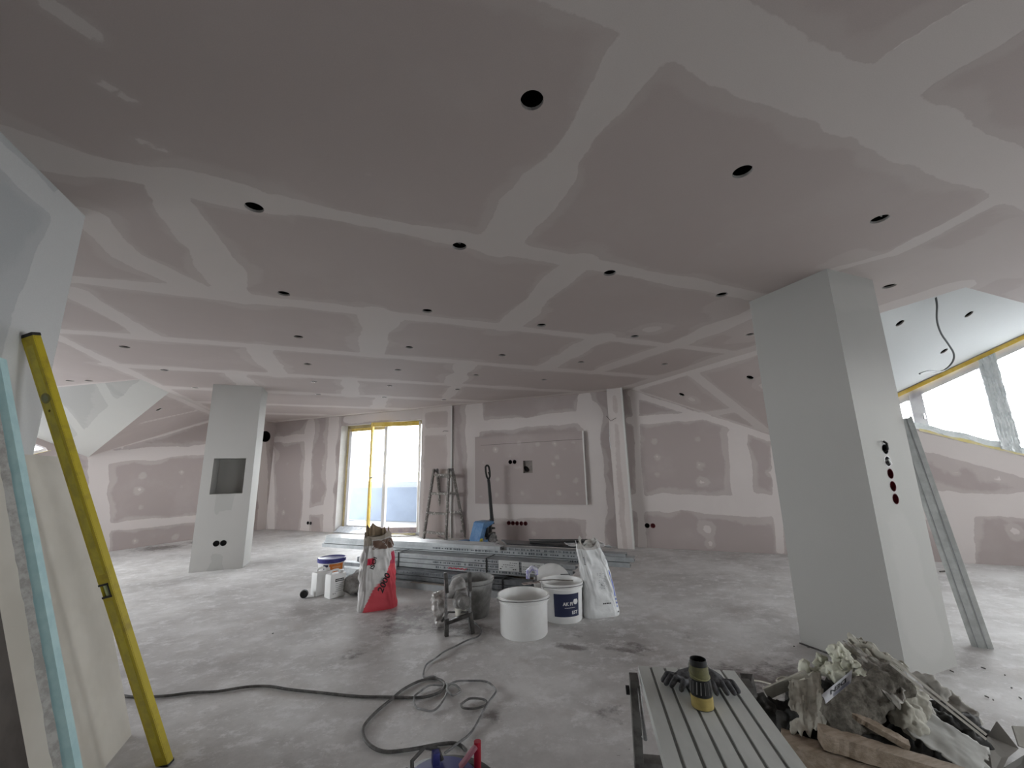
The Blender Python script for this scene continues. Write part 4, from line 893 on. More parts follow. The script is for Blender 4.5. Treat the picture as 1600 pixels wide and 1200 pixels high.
# ---- hand mixer standing with its frame
e = empty('hand_mixer', (.86, 3.45, 0), 0); tag(e, 'dusty hand mixer with an upright tubular frame left of the grey bucket', 'power tool')
P1, P2 = Vector((-.09, -.10, 0)), Vector((.085, -.13, 0))
for nm, p, top in (('left', P1, .44), ('right', P2, .43)):
    q = p + Vector((-.012 if nm == 'left' else -.005, .0, top))
    MB().beam(p + Vector((0, 0, .0)), q, .026, .02).build('frame_leg', STEEL, e, True, .003)
    MB().beam(p + Vector((0, 0, .30)), q + Vector((0, 0, .005)), .032, .026).build('rubber_grip', DARKM, e, True, .004)
MB().beam(P1 + Vector((0, 0, .09)), P2 + Vector((0, 0, .135)), .035, .025).build('cross_bar', DARKM, e, True, .003)
MB().beam(P1 + Vector((-.03, .02, .10)), P1 + Vector((.05, .16, .115)), .012, .012).beam(P1 + Vector((.05, .16, .115)), P2 + Vector((.0, .03, .14)), .012, .012).build('wire_hoop', DARKM, e)
MB().beam(P1 + Vector((0, 0, .0)), P1 + Vector((0, 0, .12)), .034, .03).build('foot', DARKM, e, True, .003); MB().beam(P2 + Vector((.02, 0, .0)), P2 + Vector((0, 0, .15)), .036, .03).build('foot', DARKM, e, True, .003)
MB().lathe([(.0001, 0), (.05, .003), (.062, .03), (.062, .10), (.05, .13), (.0001, .135)], 24, (.035, -.03, .165)).build('motor_housing', pm('pale_dusty_housing', (.36, .35, .34), .55, col2=(.2, .19, .18), scale=24), e, True)
MB().lathe([(.046, -.002), (.05, .01), (.05, .09), (.045, .10), (.0001, .10)], 20, (.03, -.085, .235), M=Matrix.Rotation(PI / 2, 3, 'X')).build('motor_cap', pm('dark_cap', (.13, .125, .12), .35, col2=(.25, .24, .23), scale=20), e, True)
MB().lathe([(.0001, 0), (.042, 0), (.046, .075), (.04, .08), (.0001, .08)], 24, (.045, -.0, .08)).build('lower_cup', WPLASD, e, True)
o = blob('gear_head', [((-.04, -.01, .27), (.03, .01, .33), .045, .055), ((.03, .01, .33), (.05, .02, .30), .05, .045)], pm('dusty_grey_body', (.42, .41, .40), .7, col2=(.28, .27, .26), scale=14), e, vox=.008, noise=.006)
o = blob('film_bag', [((0.755, 3.56, .17), (.76, 3.57, .20), .05, .06), ((.75, 3.54, .09), (.75, 3.56, .16), .035, .045), ((.76, 3.55, .03), (.75, 3.54, .09), .028, .035)], pm('clear_bag_film', (.34, .31, .29), .25, col2=(.55, .53, .52), scale=20), vox=.007, noise=.03, seed=5, nscale=.05); tag(o, 'crumpled translucent plastic bag behind the mixer frame', 'plastic bag')

# ---- blue and orange pail
e = empty('pail', (-.09, 5.28, 0), 0); tag(e, 'white pail with a dark blue lid and orange label behind the canisters', 'pail')
MB().lathe([(.0001, 0), (.118, 0), (.122, .01), (.138, .29), (.0001, .29)], 40).build('body', WPLAS, e, True)
MB().lathe([(.139, .262), (.147, .266), (.148, .30), (.140, .306), (.13, .30), (.0001, .298)], 40).build('lid', pm('dark_blue_lid', (.03, .03, .17), .35, col2=(.06, .06, .26), scale=20), e, True)
def pp(a, z, off): r = .122 + (.016) * (z / .29) + off; return Vector((r * math.cos(a), r * math.sin(a), z))
ORG = pm('orange_label', (.70, .20, .03), .5, col2=(.78, .28, .06), scale=12); m = MB()
for i in range(13): a = math.radians(262 + i * 5.5); m.v += [pp(a, .04, .002), pp(a, .255, .002)]
m.f += [(2 * i, 2 * i + 2, 2 * i + 3, 2 * i + 1) for i in range(12)]; m.build('label', ORG, e)
m = MB()
for i in range(5): a = math.radians(235 + i * 5.5); m.v += [pp(a, .14, .002), pp(a, .25, .002)]
m.f += [(2 * i, 2 * i + 2, 2 * i + 3, 2 * i + 1) for i in range(4)]; m.build('dark_label', NAVY, e)
m = MB(); random.seed(9)
for r in range(2):
    for k in range(8): a = math.radians(276 + k * 5); m.add([pp(a, .215 - r * .03, .004), pp(a + .05, .217 - r * .03, .004), pp(a + .05, .230 - r * .03, .004), pp(a, .228 - r * .03, .004)], [(0, 1, 2, 3)])
m.build('printed_marks', pm('pale_orange_ink', (.8, .5, .3), .6), e)

# ---- step ladder
e = empty('step_ladder', (1.55, 7.9, 0)); tag(e, 'paint-splashed aluminium double step ladder by the balcony door', 'ladder')
O_ = Vector((1.55, 7.9, 0)); A_, B_, C1, D1 = Vector((1.405, 8.05, 0)) - O_, Vector((1.72, 7.60, 0)) - O_, Vector((1.80, 8.18, 0)) - O_, Vector((2.13, 7.76, 0)) - O_
TA, TB = Vector((1.60, 8.02, 1.27)) - O_, Vector((1.81, 7.66, 1.265)) - O_; dd = Vector((.035, .02, 0))
def fr(A, B, TA, TB, zs, off):
    for a, t in ((A, TA), (B, TB)): MB().beam(a, t, .032, .055, off).build('rail', LADR, e, True, .003)
    for z in zs: k = z / 1.27; MB().beam(A.lerp(TA, k), B.lerp(TB, k), .045, .026, off).build('rung', LADR, e, True, .003)
fr(A_, B_, TA - dd, TB - dd, (.13, .47, .82, 1.16), (1, 1, 0)); fr(C1, D1, TA + dd, TB + dd, (.13, .47, .82, 1.13), (1, 1, 0))
for t in (TA, TB): MB().lathe([(.0001, -.05), (.03, -.05), (.03, .05), (.0001, .05)], 16, t + Vector((0, 0, -.02)), M=Vector((0, 0, 1)).rotation_difference((TB - TA).normalized()).to_matrix()).build('hinge', STEEL, e, True)
MB().tube([A_.lerp(TA, .3) * .5 + B_.lerp(TB, .3) * .5 + Vector((0, 0, -.3)), Vector((.2, -.05, .02)), C1 * .5 + D1 * .5 + Vector((-.02, 0, .05)), C1.lerp(TA, .12)], .004, 5).build('spreader_strap', STEEL, e)

# ---- pallet jack (handle and pump to the right, forks running left and towards the camera)
jx = Vector((.93, .37, 0)).normalized()
e = empty('pallet_jack', (2.14, 6.93, 0), math.atan2(jx.y, jx.x)); tag(e, 'blue pallet jack with a black upright handle behind the profile stack', 'pallet jack')
BL2 = pm('dark_blue_inside', (.015, .035, .10), .6)
m = MB()
for y in (-.13, .13): m.prism([(-.10, y - .003, .0), (-.045, y - .003, .03), (.035, y - .003, .28), (.20, y - .003, .345), (.20, y - .003, .375), (.02, y - .003, .375), (-.02, y - .003, .36), (-.145, y - .003, .0)], (0, .006, 0))
m.build('side_plate', BLUE, e)
MB().prism([(-.145, -.13, .0), (-.02, -.13, .36), (-.02, .13, .36), (-.145, .13, .0)], (.012, 0, -.003)).build('front_plate', BLUE, e, False)
MB().prism([(-.02, -.13, .36), (.01, -.13, .378), (.20, -.13, .378), (.20, .13, .378), (.01, .13, .378), (-.02, .13, .36)], (0, 0, -.006)).build('top_plate', BLUE, e)
MB().prism([(-.08, -.125, .0), (-.085, -.13, .0), (.02, -.13, .30), (.03, -.125, .30)], (0, -.01, 0)).prism([(-.03, -.14, .02), (.06, -.14, .02), (.06, -.14, .10), (-.01, -.14, .10)], (0, .004, 0)).build('gusset', BLUE, e)
MB().prism([(-.118, -.135, .06), (-.055, -.135, .06), (-.036, -.135, .13), (-.098, -.135, .13)], (0, -.002, 0)).build('warning_sticker', pm('yellow_sticker', (.62, .52, .05), .5), e)
MB().prism([(-.092, -.138, .085), (-.068, -.138, .085), (-.074, -.138, .108)], (0, -.001, 0)).build('sticker_mark', INK, e)
for y in (-.19, .19): MB().prism([(-1.12, y - .07, .05), (-.09, y - .07, .05), (-.09, y - .07, .085), (-1.0, y - .07, .085)], (0, .14, 0)).build('fork', BLUE, e, True, .004); MB().lathe([(.0001, -.035), (.04, -.035), (.04, .035), (.0001, .035)], 18, (-.98, y, .04), M=Matrix.Rotation(PI / 2, 3, 'X')).build('fork_roller', BLACK, e, True)
MB().lathe([(.0001, .12), (.045, .12), (.05, .14), (.05, .27), (.04, .30), (.0001, .30)], 20, (.16, 0, 0)).build('pump_body', BLACK, e, True)
MB().lathe([(.0001, .10), (.022, .10), (.022, .40), (.0001, .40)], 14, (.245, 0, 0)).build('pump_cylinder', DARKM, e, True)
MB().lathe([(.0001, .28), (.018, .28), (.018, .37), (.0001, .37)], 14, (.13, -.06, 0)).build('ram', STEEL, e, True)
MB().box((.235, -.0, .33), (.10, .11, .03)).box((.27, 0, .25), (.05, .12, .03)).box((.22, 0, .17), (.16, .12, .03)).build('linkage', DARKM, e, True, .005)
for y in (-.05, .05): MB().lathe([(.0001, -.024), (.07, -.024), (.085, -.018), (.085, .018), (.07, .024), (.0001, .024)], 26, (.24, y, .086), M=Matrix.Rotation(PI / 2, 3, 'X')).build('steer_wheel', pm('dusty_wheel', (.10, .10, .10), .5, col2=(.35, .34, .33), scale=12), e, True)
MB().box((.20, 0, .045), (.32, .10, .025)).build('axle_plate', STEEL, e, True, .004)
MB().tube([(.275, 0, .36), (.262, 0, .50), (.215, 0, 1.0), (.205, 0, 1.06)], [.036, .031, .027, .026], 12).build('handle_shaft', BLACK, e, True)
lp = [(.205, 0, 1.05), (.20, -.05, 1.12), (.19, -.06, 1.20), (.178, -.052, 1.28), (.175, -.02, 1.305), (.175, .02, 1.305), (.178, .052, 1.28), (.19, .06, 1.20), (.20, .05, 1.12)]
MB().tube([(Vector(p) - Vector((.2, 0, 0))).xyz * 1 + Vector((.2, 0, 0)) for p in [(x + (y * 1.0), y * .3, z) for x, y, z in lp]], .017, 10, closed=True).build('handle_loop', BLACK, e, True)
MB().tube([(.225, -.02, 1.10), (.20, -.015, 1.17), (.19, -.01, 1.19)], .010, 8).build('release_lever', BLACK, e, True)

# ---- spirit level leaning on the near wall
lb, lt = Vector((-.650, 2.475, .0)), Vector((-1.262, 2.268, 1.795)); ld = (lt - lb).normalized(); LL = (lt - lb).length
lx = Vector((.87, -.45, 0)); lx = (lx - ld * lx.dot(ld)).normalized(); ly = ld.cross(lx)
e = empty('spirit_level', lb + ly * 0); e.rotation_euler = Matrix((lx, ly, ld)).transposed().to_euler(); tag(e, 'long yellow spirit level leaning against the near wall', 'spirit level')
lw, lt2 = .058, .028
# body with the vial window cut out
m = MB(); zv0, zv1 = LL * .40, LL * .40 + .062
m.box((0, 0, zv0 / 2), (lw, lt2, zv0)); m.box((0, 0, (zv1 + LL) / 2), (lw, lt2, LL - zv1)); m.box((.022, 0, (zv0 + zv1) / 2), (.014, lt2, zv1 - zv0)); m.build('body', YEL, e, False)
for y in (-1, 1):
    m = MB(); m.box((0, y * (lt2 / 2 - .0005), (.03 + zv0) / 2), (lw - .026, .004, zv0 - .06)); m.box((0, y * (lt2 / 2 - .0005), (zv1 + LL) / 2), (lw - .026, .004, LL - zv1 - .08)); m.build('side_web', pm('yellow_level_side', (.56, .48, .05), .42, col2=(.42, .35, .05), scale=12), e)
for x in (-1, 1): MB().box((x * (lw / 2 + .0005), 0, LL / 2), (.0015, lt2 * .75, LL - .01)).build('edge_face', YEL, e)
MB().box((0, 0, LL + .006), (lw + .004, lt2 + .004, .014)).build('end_cap', BLACK, e, True, .003); MB().box((0, 0, .004), (lw + .003, lt2 + .003, .01)).build('end_cap', BLACK, e, True, .002)
for a, b in (((-.006, 0, zv0 + .004), (.048, lt2 + .004, .008)), ((-.006, 0, zv1 - .004), (.048, lt2 + .004, .008)), ((.014, 0, (zv0 + zv1) / 2), (.005, lt2 + .004, zv1 - zv0))): MB().box(a, b).build('vial_frame', BLACK, e)
MB().lathe([(.0001, 0), (.011, 0), (.011, zv1 - zv0 - .014), (.0001, zv1 - zv0 - .014)], 16, (-.010, 0, zv0 + .007)).build('vial', pm('vial_green', (.50, .56, .30), .15), e, True)
zr = LL * .86
q_ = Matrix.Rotation(PI / 2, 3, 'X')
MB().lathe([(.022, -.016), (.022, .016), (.015, .018), (.015, -.018), (.022, -.016)], 24, (0, 0, zr), M=q_).build('vial_ring', pm('olive_plastic', (.20, .18, .05), .5), e, True)
MB().lathe([(.0001, -.0165), (.015, -.0165), (.015, .0165), (.0001, .0165)], 20, (0, 0, zr), M=q_).build('cross_vial', pm('vial_clear', (.22, .23, .12), .2), e, True)
MB().lathe([(.0001, -.0155), (.006, -.0155), (.006, .0155), (.0001, .0155)], 12, (0, 0, zr - .055), M=q_).build('hang_hole', VOID, e)

# ---- plasterboards and strips leaning on the near wall
BEI = pm('beige_board_face', (.53, .50, .435), .8, col2=(.60, .57, .505), scale=2.2, bump=.05); BEG = pm('board_paper_edge', (.52, .52, .50), .8)
def lean(y0, y1, xb, xt, zt, th, name, mat, lbl, z0=0, dxy=0.0):
    "sheet from y0 to y1 with its foot at x=xb and its head at x=xt"
    n = Vector((zt, 0, xb - xt)).normalized(); e = [Vector((xb, y0, z0)), Vector((xb + dxy, y1, z0)), Vector((xt + dxy, y1, zt)), Vector((xt, y0, zt))]
    o = MB().prism(e, -n * th).build(name, mat); return tag(o, lbl, 'board')
o = lean(1.25, 2.80, -.885, -1.262, 1.29, .0125, 'plasterboard', BEI, 'beige plasterboard sheet leaning on the near wall behind the yellow level')
o = lean(1.2, 2.77, -.905, -1.274, 1.315, .0125, 'plasterboard', BEI, 'second plasterboard, just behind the front beige sheet, top edge showing')
CY = pm('pale_cyan_foam', (.40, .60, .62), .7, col2=(.46, .66, .67), scale=20)
o = lean(1.90, 1.935, -.632, -1.125, 1.62, .05, 'foam_strip', CY, 'pale cyan foam strip leaning between the boards on the near wall')
o = lean(1.78, 1.898, -.67, -1.15, 1.6, .030, 'board_offcut', BEI, 'narrow beige board offcut leaning beside the cyan foam strip')
RAG = pm('ragged_core', (.30, .29, .27), .9, col2=(.42, .41, .39), scale=40, bump=.5, bscale=60)
m = MB(); random.seed(4); n = 60
for i in range(n + 1):
    t = i / n; p = Vector((-.67 + (-.48) * t + .004, 1.895, 1.6 * t)); r = .006 + .008 * random.random(); m.v += [p + Vector((.002, 0, 0)), p + Vector((.006 + r * .3, -.002, 0)), p + Vector((-.008, -.018 - r, 0))]
m.f += [(3 * i + a, 3 * i + b, 3 * i + 3 + b, 3 * i + 3 + a) for i in range(n) for a, b in ((0, 1), (1, 2), (2, 0))]; m.build('torn_core', RAG, o)
o = lean(1.15, 1.775, -.66, -1.14, 1.55, .03, 'hardboard_sheet', pm('dark_brown_panel', (.045, .035, .028), .7, col2=(.07, .058, .048), scale=6), 'dark brown panel leaning at the far left, lowest in the corner')

# ---- leaning stud at the right of the big column
P0, P1_ = Vector((3.935, 1.645, 0)), Vector((3.50, 1.60, 1.47))
d = (P1_ - P0).normalized(); yv = Vector((.45, -.89, 0)); yv = (yv - d * yv.dot(d)).normalized(); xv = yv.cross(d)
e = empty('leaning_stud', P0); e.rotation_euler = Matrix((yv, d.cross(yv), d)).transposed().to_euler(); tag(e, 'galvanised stud leaning against the right side of the big column', 'metal stud')
L = (P1_ - P0).length + .02
prof = [(-.05, 0), (.05, 0), (.05, .042), (.038, .042), (.038, .039), (.047, .039), (.047, .003), (-.047, .003), (-.047, .039), (-.038, .039), (-.038, .042), (-.05, .042)]
n = len(prof); m = MB(); m.add([(x, y, 0) for x, y in prof] + [(x, y, L) for x, y in prof], [(i, (i + 1) % n, n + (i + 1) % n, n + i) for i in range(n)] + [tuple(range(n))[::-1], tuple(range(n, 2 * n))]); m.build('channel', pm('bright_galvanised', (.50, .52, .51), .45, .4, col2=(.62, .64, .63), scale=9), e)
MB().box((-.022, -.001, L / 2), (.004, .003, L)).box((.022, -.001, L / 2), (.004, .003, L)).build('pressed_rib', MATS['dull_steel'], e)
o = MB().beam((6.15, 2.78, .012), (6.45, 2.72, .012), .012, .012).build('thin_offcut', DARKM); tag(o, 'thin dark strip lying on the floor behind the leaning stud', 'strip')

# ---- cables
def wob(pts, z=.011, sub=6):
    P = [Vector((*p, z)) if len(p) == 2 else Vector(p) for p in pts]; out = []
    for i in range(len(P) - 1):
        p0, p1, p2, p3 = P[max(i - 1, 0)], P[i], P[i + 1], P[min(i + 2, len(P) - 1)]
        for k in range(sub):
            t = k / sub; out.append(.5 * ((2 * p1) + (p2 - p0) * t + (2 * p0 - 5 * p1 + 4 * p2 - p3) * t * t + (3 * p1 - p0 - 3 * p2 + p3) * t ** 3))
    return out + [P[-1]]
F2 = lambda *q: [tuple(fl(*p))[:2] for p in q]
c1 = F2((192, 1090), (215, 1092), (260, 1090), (300, 1085), (340, 1083), (385, 1076), (420, 1075), (452, 1080), (500, 1085), (560, 1091), (610, 1092), (650, 1093), (672, 1090), (690, 1082), (694, 1070), (680, 1063), (655, 1067), (630, 1080), (612, 1095), (585, 1118), (567, 1142), (575, 1165), (600, 1178), (640, 1175), (690, 1166), (715, 1166), (728, 1176))
o = MB().tube(wob(c1, .009), .0075, 8).build('extension_cable', RUBBER, None, True); tag(o, 'thick grey power cable running right from the leaning boards and looping back', 'cable')
c2 = [F2((695, 1180))[0]] + F2((725, 1160), (748, 1130), (760, 1105), (775, 1085), (765, 1072), (735, 1066), (705, 1072), (698, 1082), (708, 1089), (720, 1084), (712, 1075), (690, 1073), (665, 1078), (648, 1092), (650, 1108), (668, 1115), (688, 1106), (698, 1085), (697, 1072), (680, 1062), (662, 1060), (668, 1040), (690, 1025), (715, 1010), (740, 1000), (752, 990), (742, 975), (725, 966))
P = wob(c2, .008); 
for i, p in enumerate(P): p.z += .008 * (math.sin(i * .35) ** 2)
o = MB().tube(P, .0055, 7).build('tool_cable', pm('grey_tool_cable', (.12, .12, .12), .55, col2=(.28, .28, .28), scale=12), None, True); tag(o, 'thinner grey cable looped on the floor and running back to the mixer', 'cable')
rg = F2((720, 1105), (735, 1096), (757, 1098), (759, 1106), (742, 1112), (724, 1111)); P = wob(rg + [rg[0]], .026)[:-1]
o = MB().tube(P, .0055, 7, closed=True).build('cable_loop', RUBBER, None, True); o.location.z = -.012; tag(o, 'small closed cable ring on the floor right of the cable loops', 'cable')
kc = [onpl(*q, (0, .65, 1), DR0 - .02 - k * .06) for k, q in enumerate([(1462, 466), (1464, 478), (1464, 500), (1470, 520), (1482, 538), (1490, 552), (1489, 564), (1480, 575), (1468, 581), (1450, 580), (1437, 584)])]
kc[0] = onpl(1462, 464, (0, .65, 1), DR0 + .01)
o = MB().tube(wob([tuple(p) for p in kc], sub=5), .0085, 8).build('hanging_cable', pm('grey_hanging_cable', (.11, .12, .12), .5), None, True); tag(o, 'grey cable hanging in a curve from the bright sloping ceiling', 'cable')
for q, lb in (([(951, 652), (958, 660), (966, 655)], 'thin wire end poking from the right pier, high up'), ([(955, 672), (956, 690), (958, 702)], 'thin wire running down the edge of the right pier')):
    o = MB().tube([w3(*wp(*p), .20 + .01 * i) for i, p in enumerate(q)], .004, 6).build('wall_wire', BLACK if 'end' in lb else STEEL, None, True); tag(o, lb, 'wire')
o = MB().tube([w3(*wp(694, 675), .05), w3(*wp(697, 673.5), .07), w3(*wp(702, 674), .036)], .004, 6).build('wall_wire', BLACK, None, True); tag(o, 'short black wire end on the wall above the ladder', 'wire')

# ---- working platform
bx0 = Vector((1.025, 1.386, .5)); bdx = Vector((.282, -.172, 0)).normalized(); bdy = Vector((-.50, -.866, 0)); bdy = (bdy - bdx * bdy.dot(bdx)).normalized()
BW, BL = .325, 1.25
e = empty('work_bench', bx0 - Vector((0, 0, .5))); e.rotation_euler = (0, 0, math.atan2(bdx.y, bdx.x)); tag(e, 'narrow grey-painted aluminium work bench with long grooves in its top', 'bench')
# local x across, local y: away from camera side is 0, bench runs to -y
BTOP = pm('grey_painted_top', (.66, .68, .655), .55, col2=(.56, .58, .555), scale=7, stretch=(1, .3, 1), bump=.06, bscale=30)
m = MB(); ns = 7; gw = .010; pw = (BW - gw * (ns - 1)) / ns; prof = [(0, -.035), (0, 0)]
for k in range(ns):
    x = k * (pw + gw)
    if k: prof += [(x, -.010), (x, 0)] if False else [(x - gw + .001, -.005), (x - .001, -.005), (x, 0)]
    prof += [(x + pw, 0)]
prof += [(BW, -.035), (BW - .006, -.035), (BW - .006, -.014), (.006, -.014), (.006, -.035)]
n = len(prof); m.add([(x, 0, .5 + z) for x, z in prof] + [(x, -BL, .5 + z) for x, z in prof], [(i, (i + 1) % n, n + (i + 1) % n, n + i) for i in range(n)] + [tuple(range(n)), tuple(range(n, 2 * n))[::-1]])
m.build('top', BTOP, e)
GRV = pm('groove_grey', (.24, .25, .24), .8)  # darker grey for the strips along the groove bottoms
for k in range(1, ns): MB().box((k * (pw + gw) - gw / 2, -BL / 2, .4957), (gw - .003, BL - .004, .001)).build('groove', GRV, e)
GL = pm('bench_leg_steel', (.09, .085, .08), .5, .3, col2=(.17, .165, .155), scale=14)
for x in (-.022, BW + .022):
    for y0, y1 in ((-.02, .08), (-BL + .1, -BL - .0)):
        MB().beam((x, y0 - .03, .485), (x + (.0 if x < 0 else .0), y1 - .03, .0), .03, .045, (0, 1, 0)).build('leg', GL, e, True, .003)
        MB().beam((x, y1 - .03 + .0, .0), (x, y1 - .03, .03), .045, .05, (0, 1, 0)).build('rubber_foot', BLACK, e, True, .004)
for y0, y1 in ((-.02, .08), (-BL + .1, -BL)):
    yy = y0 + (y1 - y0) * .62 - .03; MB().beam((-.02, yy, .19), (BW + .02, yy, .19), .05, .03, (0, 0, 1)).build('leg_brace', GL, e, True, .003)
MB().lathe([(.0001, 0), (.014, 0), (.014, .012), (.0001, .012)], 12, (-.04, -.045, .44), M=Matrix.Rotation(-PI / 2, 3, 'Y')).build('lock_knob', BLACK, e, True)
MB().tube([(-.008, -.06, .46), (-.012, -.13, .42), (-.008, -.15, .35), (-.01, -.10, .33)], .006, 6).build('lock_wire', STEEL, e, True)
bench = e
def bt(px, py, z=.5): return fl(px, py, z)
# can on the bench
cb = bt(1098, 1104); e = empty('marker_can', (cb.x, cb.y, .5)); tag(e, 'black can wrapped in yellow and olive tape standing on the bench', 'can')
MB().lathe([(.029, .006), (.030, .0), (.0001, .0)], 32).lathe([(.0001, .006), (.027, .006)], 32).build('base', BLACK, e, True)
def band(z0, z1, r0, r1, mat, nm): return MB().lathe([(r0 - .002, z0), (r0, z0 + .0006), (r1, z1 - .0006), (r1 - .002, z1)], 32).build(nm, mat, e, True)
ri = lambda z: .0315 - .0085 * min(1, max(0, (z - .03) / .10))
band(.002, .034, ri(.0), ri(.034), pm('yellow_cap', (.46, .36, .12), .45, col2=(.36, .28, .09), scale=30), 'yellow_band')
band(.034, .078, ri(.034) - .0005, ri(.078), BLACK, 'dark_sleeve')
for k in range(16):
    a = 2 * PI * k / 16; m = MB().beam((ri(.04) * math.cos(a), ri(.04) * math.sin(a), .042), (ri(.076) * math.cos(a + .08), ri(.076) * math.sin(a + .08), .074), .0016, .003); m.build('sleeve_stripe', pm('grey_stripe', (.16, .155, .15), .5), e)
band(.078, .112, ri(.078) + .001, ri(.112) + .001, pm('olive_tape', (.17, .16, .07), .6, col2=(.11, .105, .05), scale=30), 'olive_tape')
m = MB().tube([((ri(.085) + .0015) * math.cos(t), (ri(.085) + .0015) * math.sin(t), .088 + .008 * math.sin(t)) for t in [2 * PI * k / 30 for k in range(30)]], .0014, 6, closed=True).build('tape_edge', pm('olive_light', (.28, .27, .12), .6), e, True)
m = MB().lathe([(ri(.112), .111), (ri(.13), .128), (ri(.13) - .0018, .128), (ri(.11) - .003, .10), (.018, .03), (.0001, .03)], 32); m.f = [f for f in m.f if len(f) == 4 or min(f) > 31]; m.build('neck', BLACK, e, True)
# gloves
GLV = pm('dark_grey_knit', (.055, .055, .06), .8, col2=(.11, .11, .115), scale=60, bump=.15, bscale=200); GLC = pm('dusty_glove_fabric', (.20, .195, .19), .85, col2=(.30, .29, .28), scale=30)
g0 = bt(1122, 1082)
def glove(org, rz, lbl, flip=1, cuff=True):
    e = empty('work_glove', org, rz); tag(e, lbl, 'glove', 'work gloves on the bench')
    P = [((0, 0, .022), (0, .045, .024), .022, .024), ((-.014 * flip, 0, .02), (-.018 * flip, .04, .02), .02, .018), ((.014 * flip, 0, .02), (.016 * flip, .04, .02), .02, .018)]
    for k, (x, L, b) in enumerate(((-.027, .035, .02), (-.009, .046, .03), (.009, .043, .012), (.026, .032, .0))):
        x *= flip; a = Vector((x, -.02, .022)); c = a + Vector((x * .35, -L * .6, .006 + b * .3)); t = c + Vector((x * .15, -L * .55, -.016))
        P += [(a, c, .0105, .0098), (c, t, .0098, .0085)]
    a = Vector((-.03 * flip, .02, .02)); P += [(a, a + Vector((-.022 * flip, -.022, .004)), .011, .010), (a + Vector((-.022 * flip, -.022, .004)), a + Vector((-.028 * flip, -.045, -.004)), .010, .0085)]
    blob('hand', P, GLV, e, vox=.0035, smooth=3)
    if cuff:
        blob('cuff', [((0, .05, .024), (.0, .085, .032), .024, .026), ((-.012, .05, .022), (-.014, .085, .028), .018, .02), ((.012, .05, .022), (.014, .085, .028), .018, .02)], GLC, e, vox=.004, smooth=3, noise=.003, nscale=.02)
    return e
glove(Vector((g0.x + .012, g0.y + .022, .501)), -.15, 'dark grey work glove with fingers towards the camera, lying right of the can')
g1 = bt(1065, 1078); glove(Vector((g1.x + .03, g1.y + .015, .5012)), -1.5, 'dark grey work glove curled up behind the can', -1, False)

# ---- vacuum cleaner at the bottom edge
vc = Vector((.30, 1.36, -.05)); e = empty('wet_vacuum', vc); tag(e, 'round dark workshop vacuum with a blue top and a red tube', 'vacuum cleaner')
MB().lathe([(.0001, .08), (.155, .08), (.17, .11), (.175, .30), (.168, .325), (.0001, .325)], 40).build('tank', pm('dark_grey_tank', (.05, .05, .052), .45), e, True)
MB().lathe([(.178, .315), (.186, .32), (.186, .345), (.175, .355), (.12, .368), (.0001, .372)], 40).build('lid', BLACK, e, True)
BLV = pm('blue_violet_plastic', (.06, .07, .28), .4)
MB().lathe([(.112, .360), (.118, .375), (.10, .395), (.0001, .40)], 40).build('blue_cover', BLV, e, True)
MB().box((.0, .07, .405), (.022, .03, .05)).build('latch', BLV, e, True, .005)
MB().tube([(-.075, .03, .37), (-.07, .07, .42), (-.03, .09, .435), (.01, .08, .425), (.02, .07, .40)], .006, 8).build('power_lead', RUBBER, e, True)
MB().tube([(-.10, .08, .36), (-.02, .115, .372), (.08, .10, .366), (.13, .06, .352), (.15, .02, .34)], .010, 8).build('hose', RUBBER, e, True)
for k in range(4): a = PI / 4 + k * PI / 2; MB().lathe([(.0001, -.012), (.03, -.012), (.03, .012), (.0001, .012)], 14, (.14 * math.cos(a), .14 * math.sin(a), .08), M=Matrix.Rotation(PI / 2, 3, 'X')).build('caster', BLACK, e, True)
RED = pm('red_plastic_tube', (.50, .02, .045), .4); PNK = pm('pink_plastic', (.55, .22, .28), .5)
rt = fl(746, 1158, .40)
MB().tube([rt - vc - Vector((0, 0, .30)), rt - vc], .011, 14).build('red_tube', RED, e, True)
MB().beam(rt - vc + Vector((-.005, -.005, -.008)), rt - vc + Vector((-.055, .00, -.055)), .020, .010).build('pink_strap', PNK, e, True, .003)
MB().lathe([(.0001, 0), (.02, 0), (.02, .03), (.0001, .03)], 14, rt - vc + Vector((0, 0, -.31))).build('tube_clip', BLACK, e, True)

# ---- rubble heap at the foot of the big column
TAN = pm('plaster_crusted_paper', (.34, .325, .275), .85, col2=(.50, .485, .42), scale=7, bump=.4, bscale=30)
DUST = pm('dusty_grey_paper', (.30, .285, .255), .8, col2=(.40, .385, .35), scale=5, bump=.2, bscale=25)
FELT = pm('dark_grey_felt', (.11, .10, .082), .95, col2=(.18, .165, .14), scale=45, bump=.6, bscale=120)
FOAM = pm('crumbled_plaster', (.50, .50, .40), .85, col2=(.64, .64, .54), scale=16, bump=.5, bscale=50)
DARKT = pm('black_rubbish', (.012, .012, .011), .7, col2=(.04, .038, .034), scale=16)
def at(px, py, z): return fl(px, py, z)
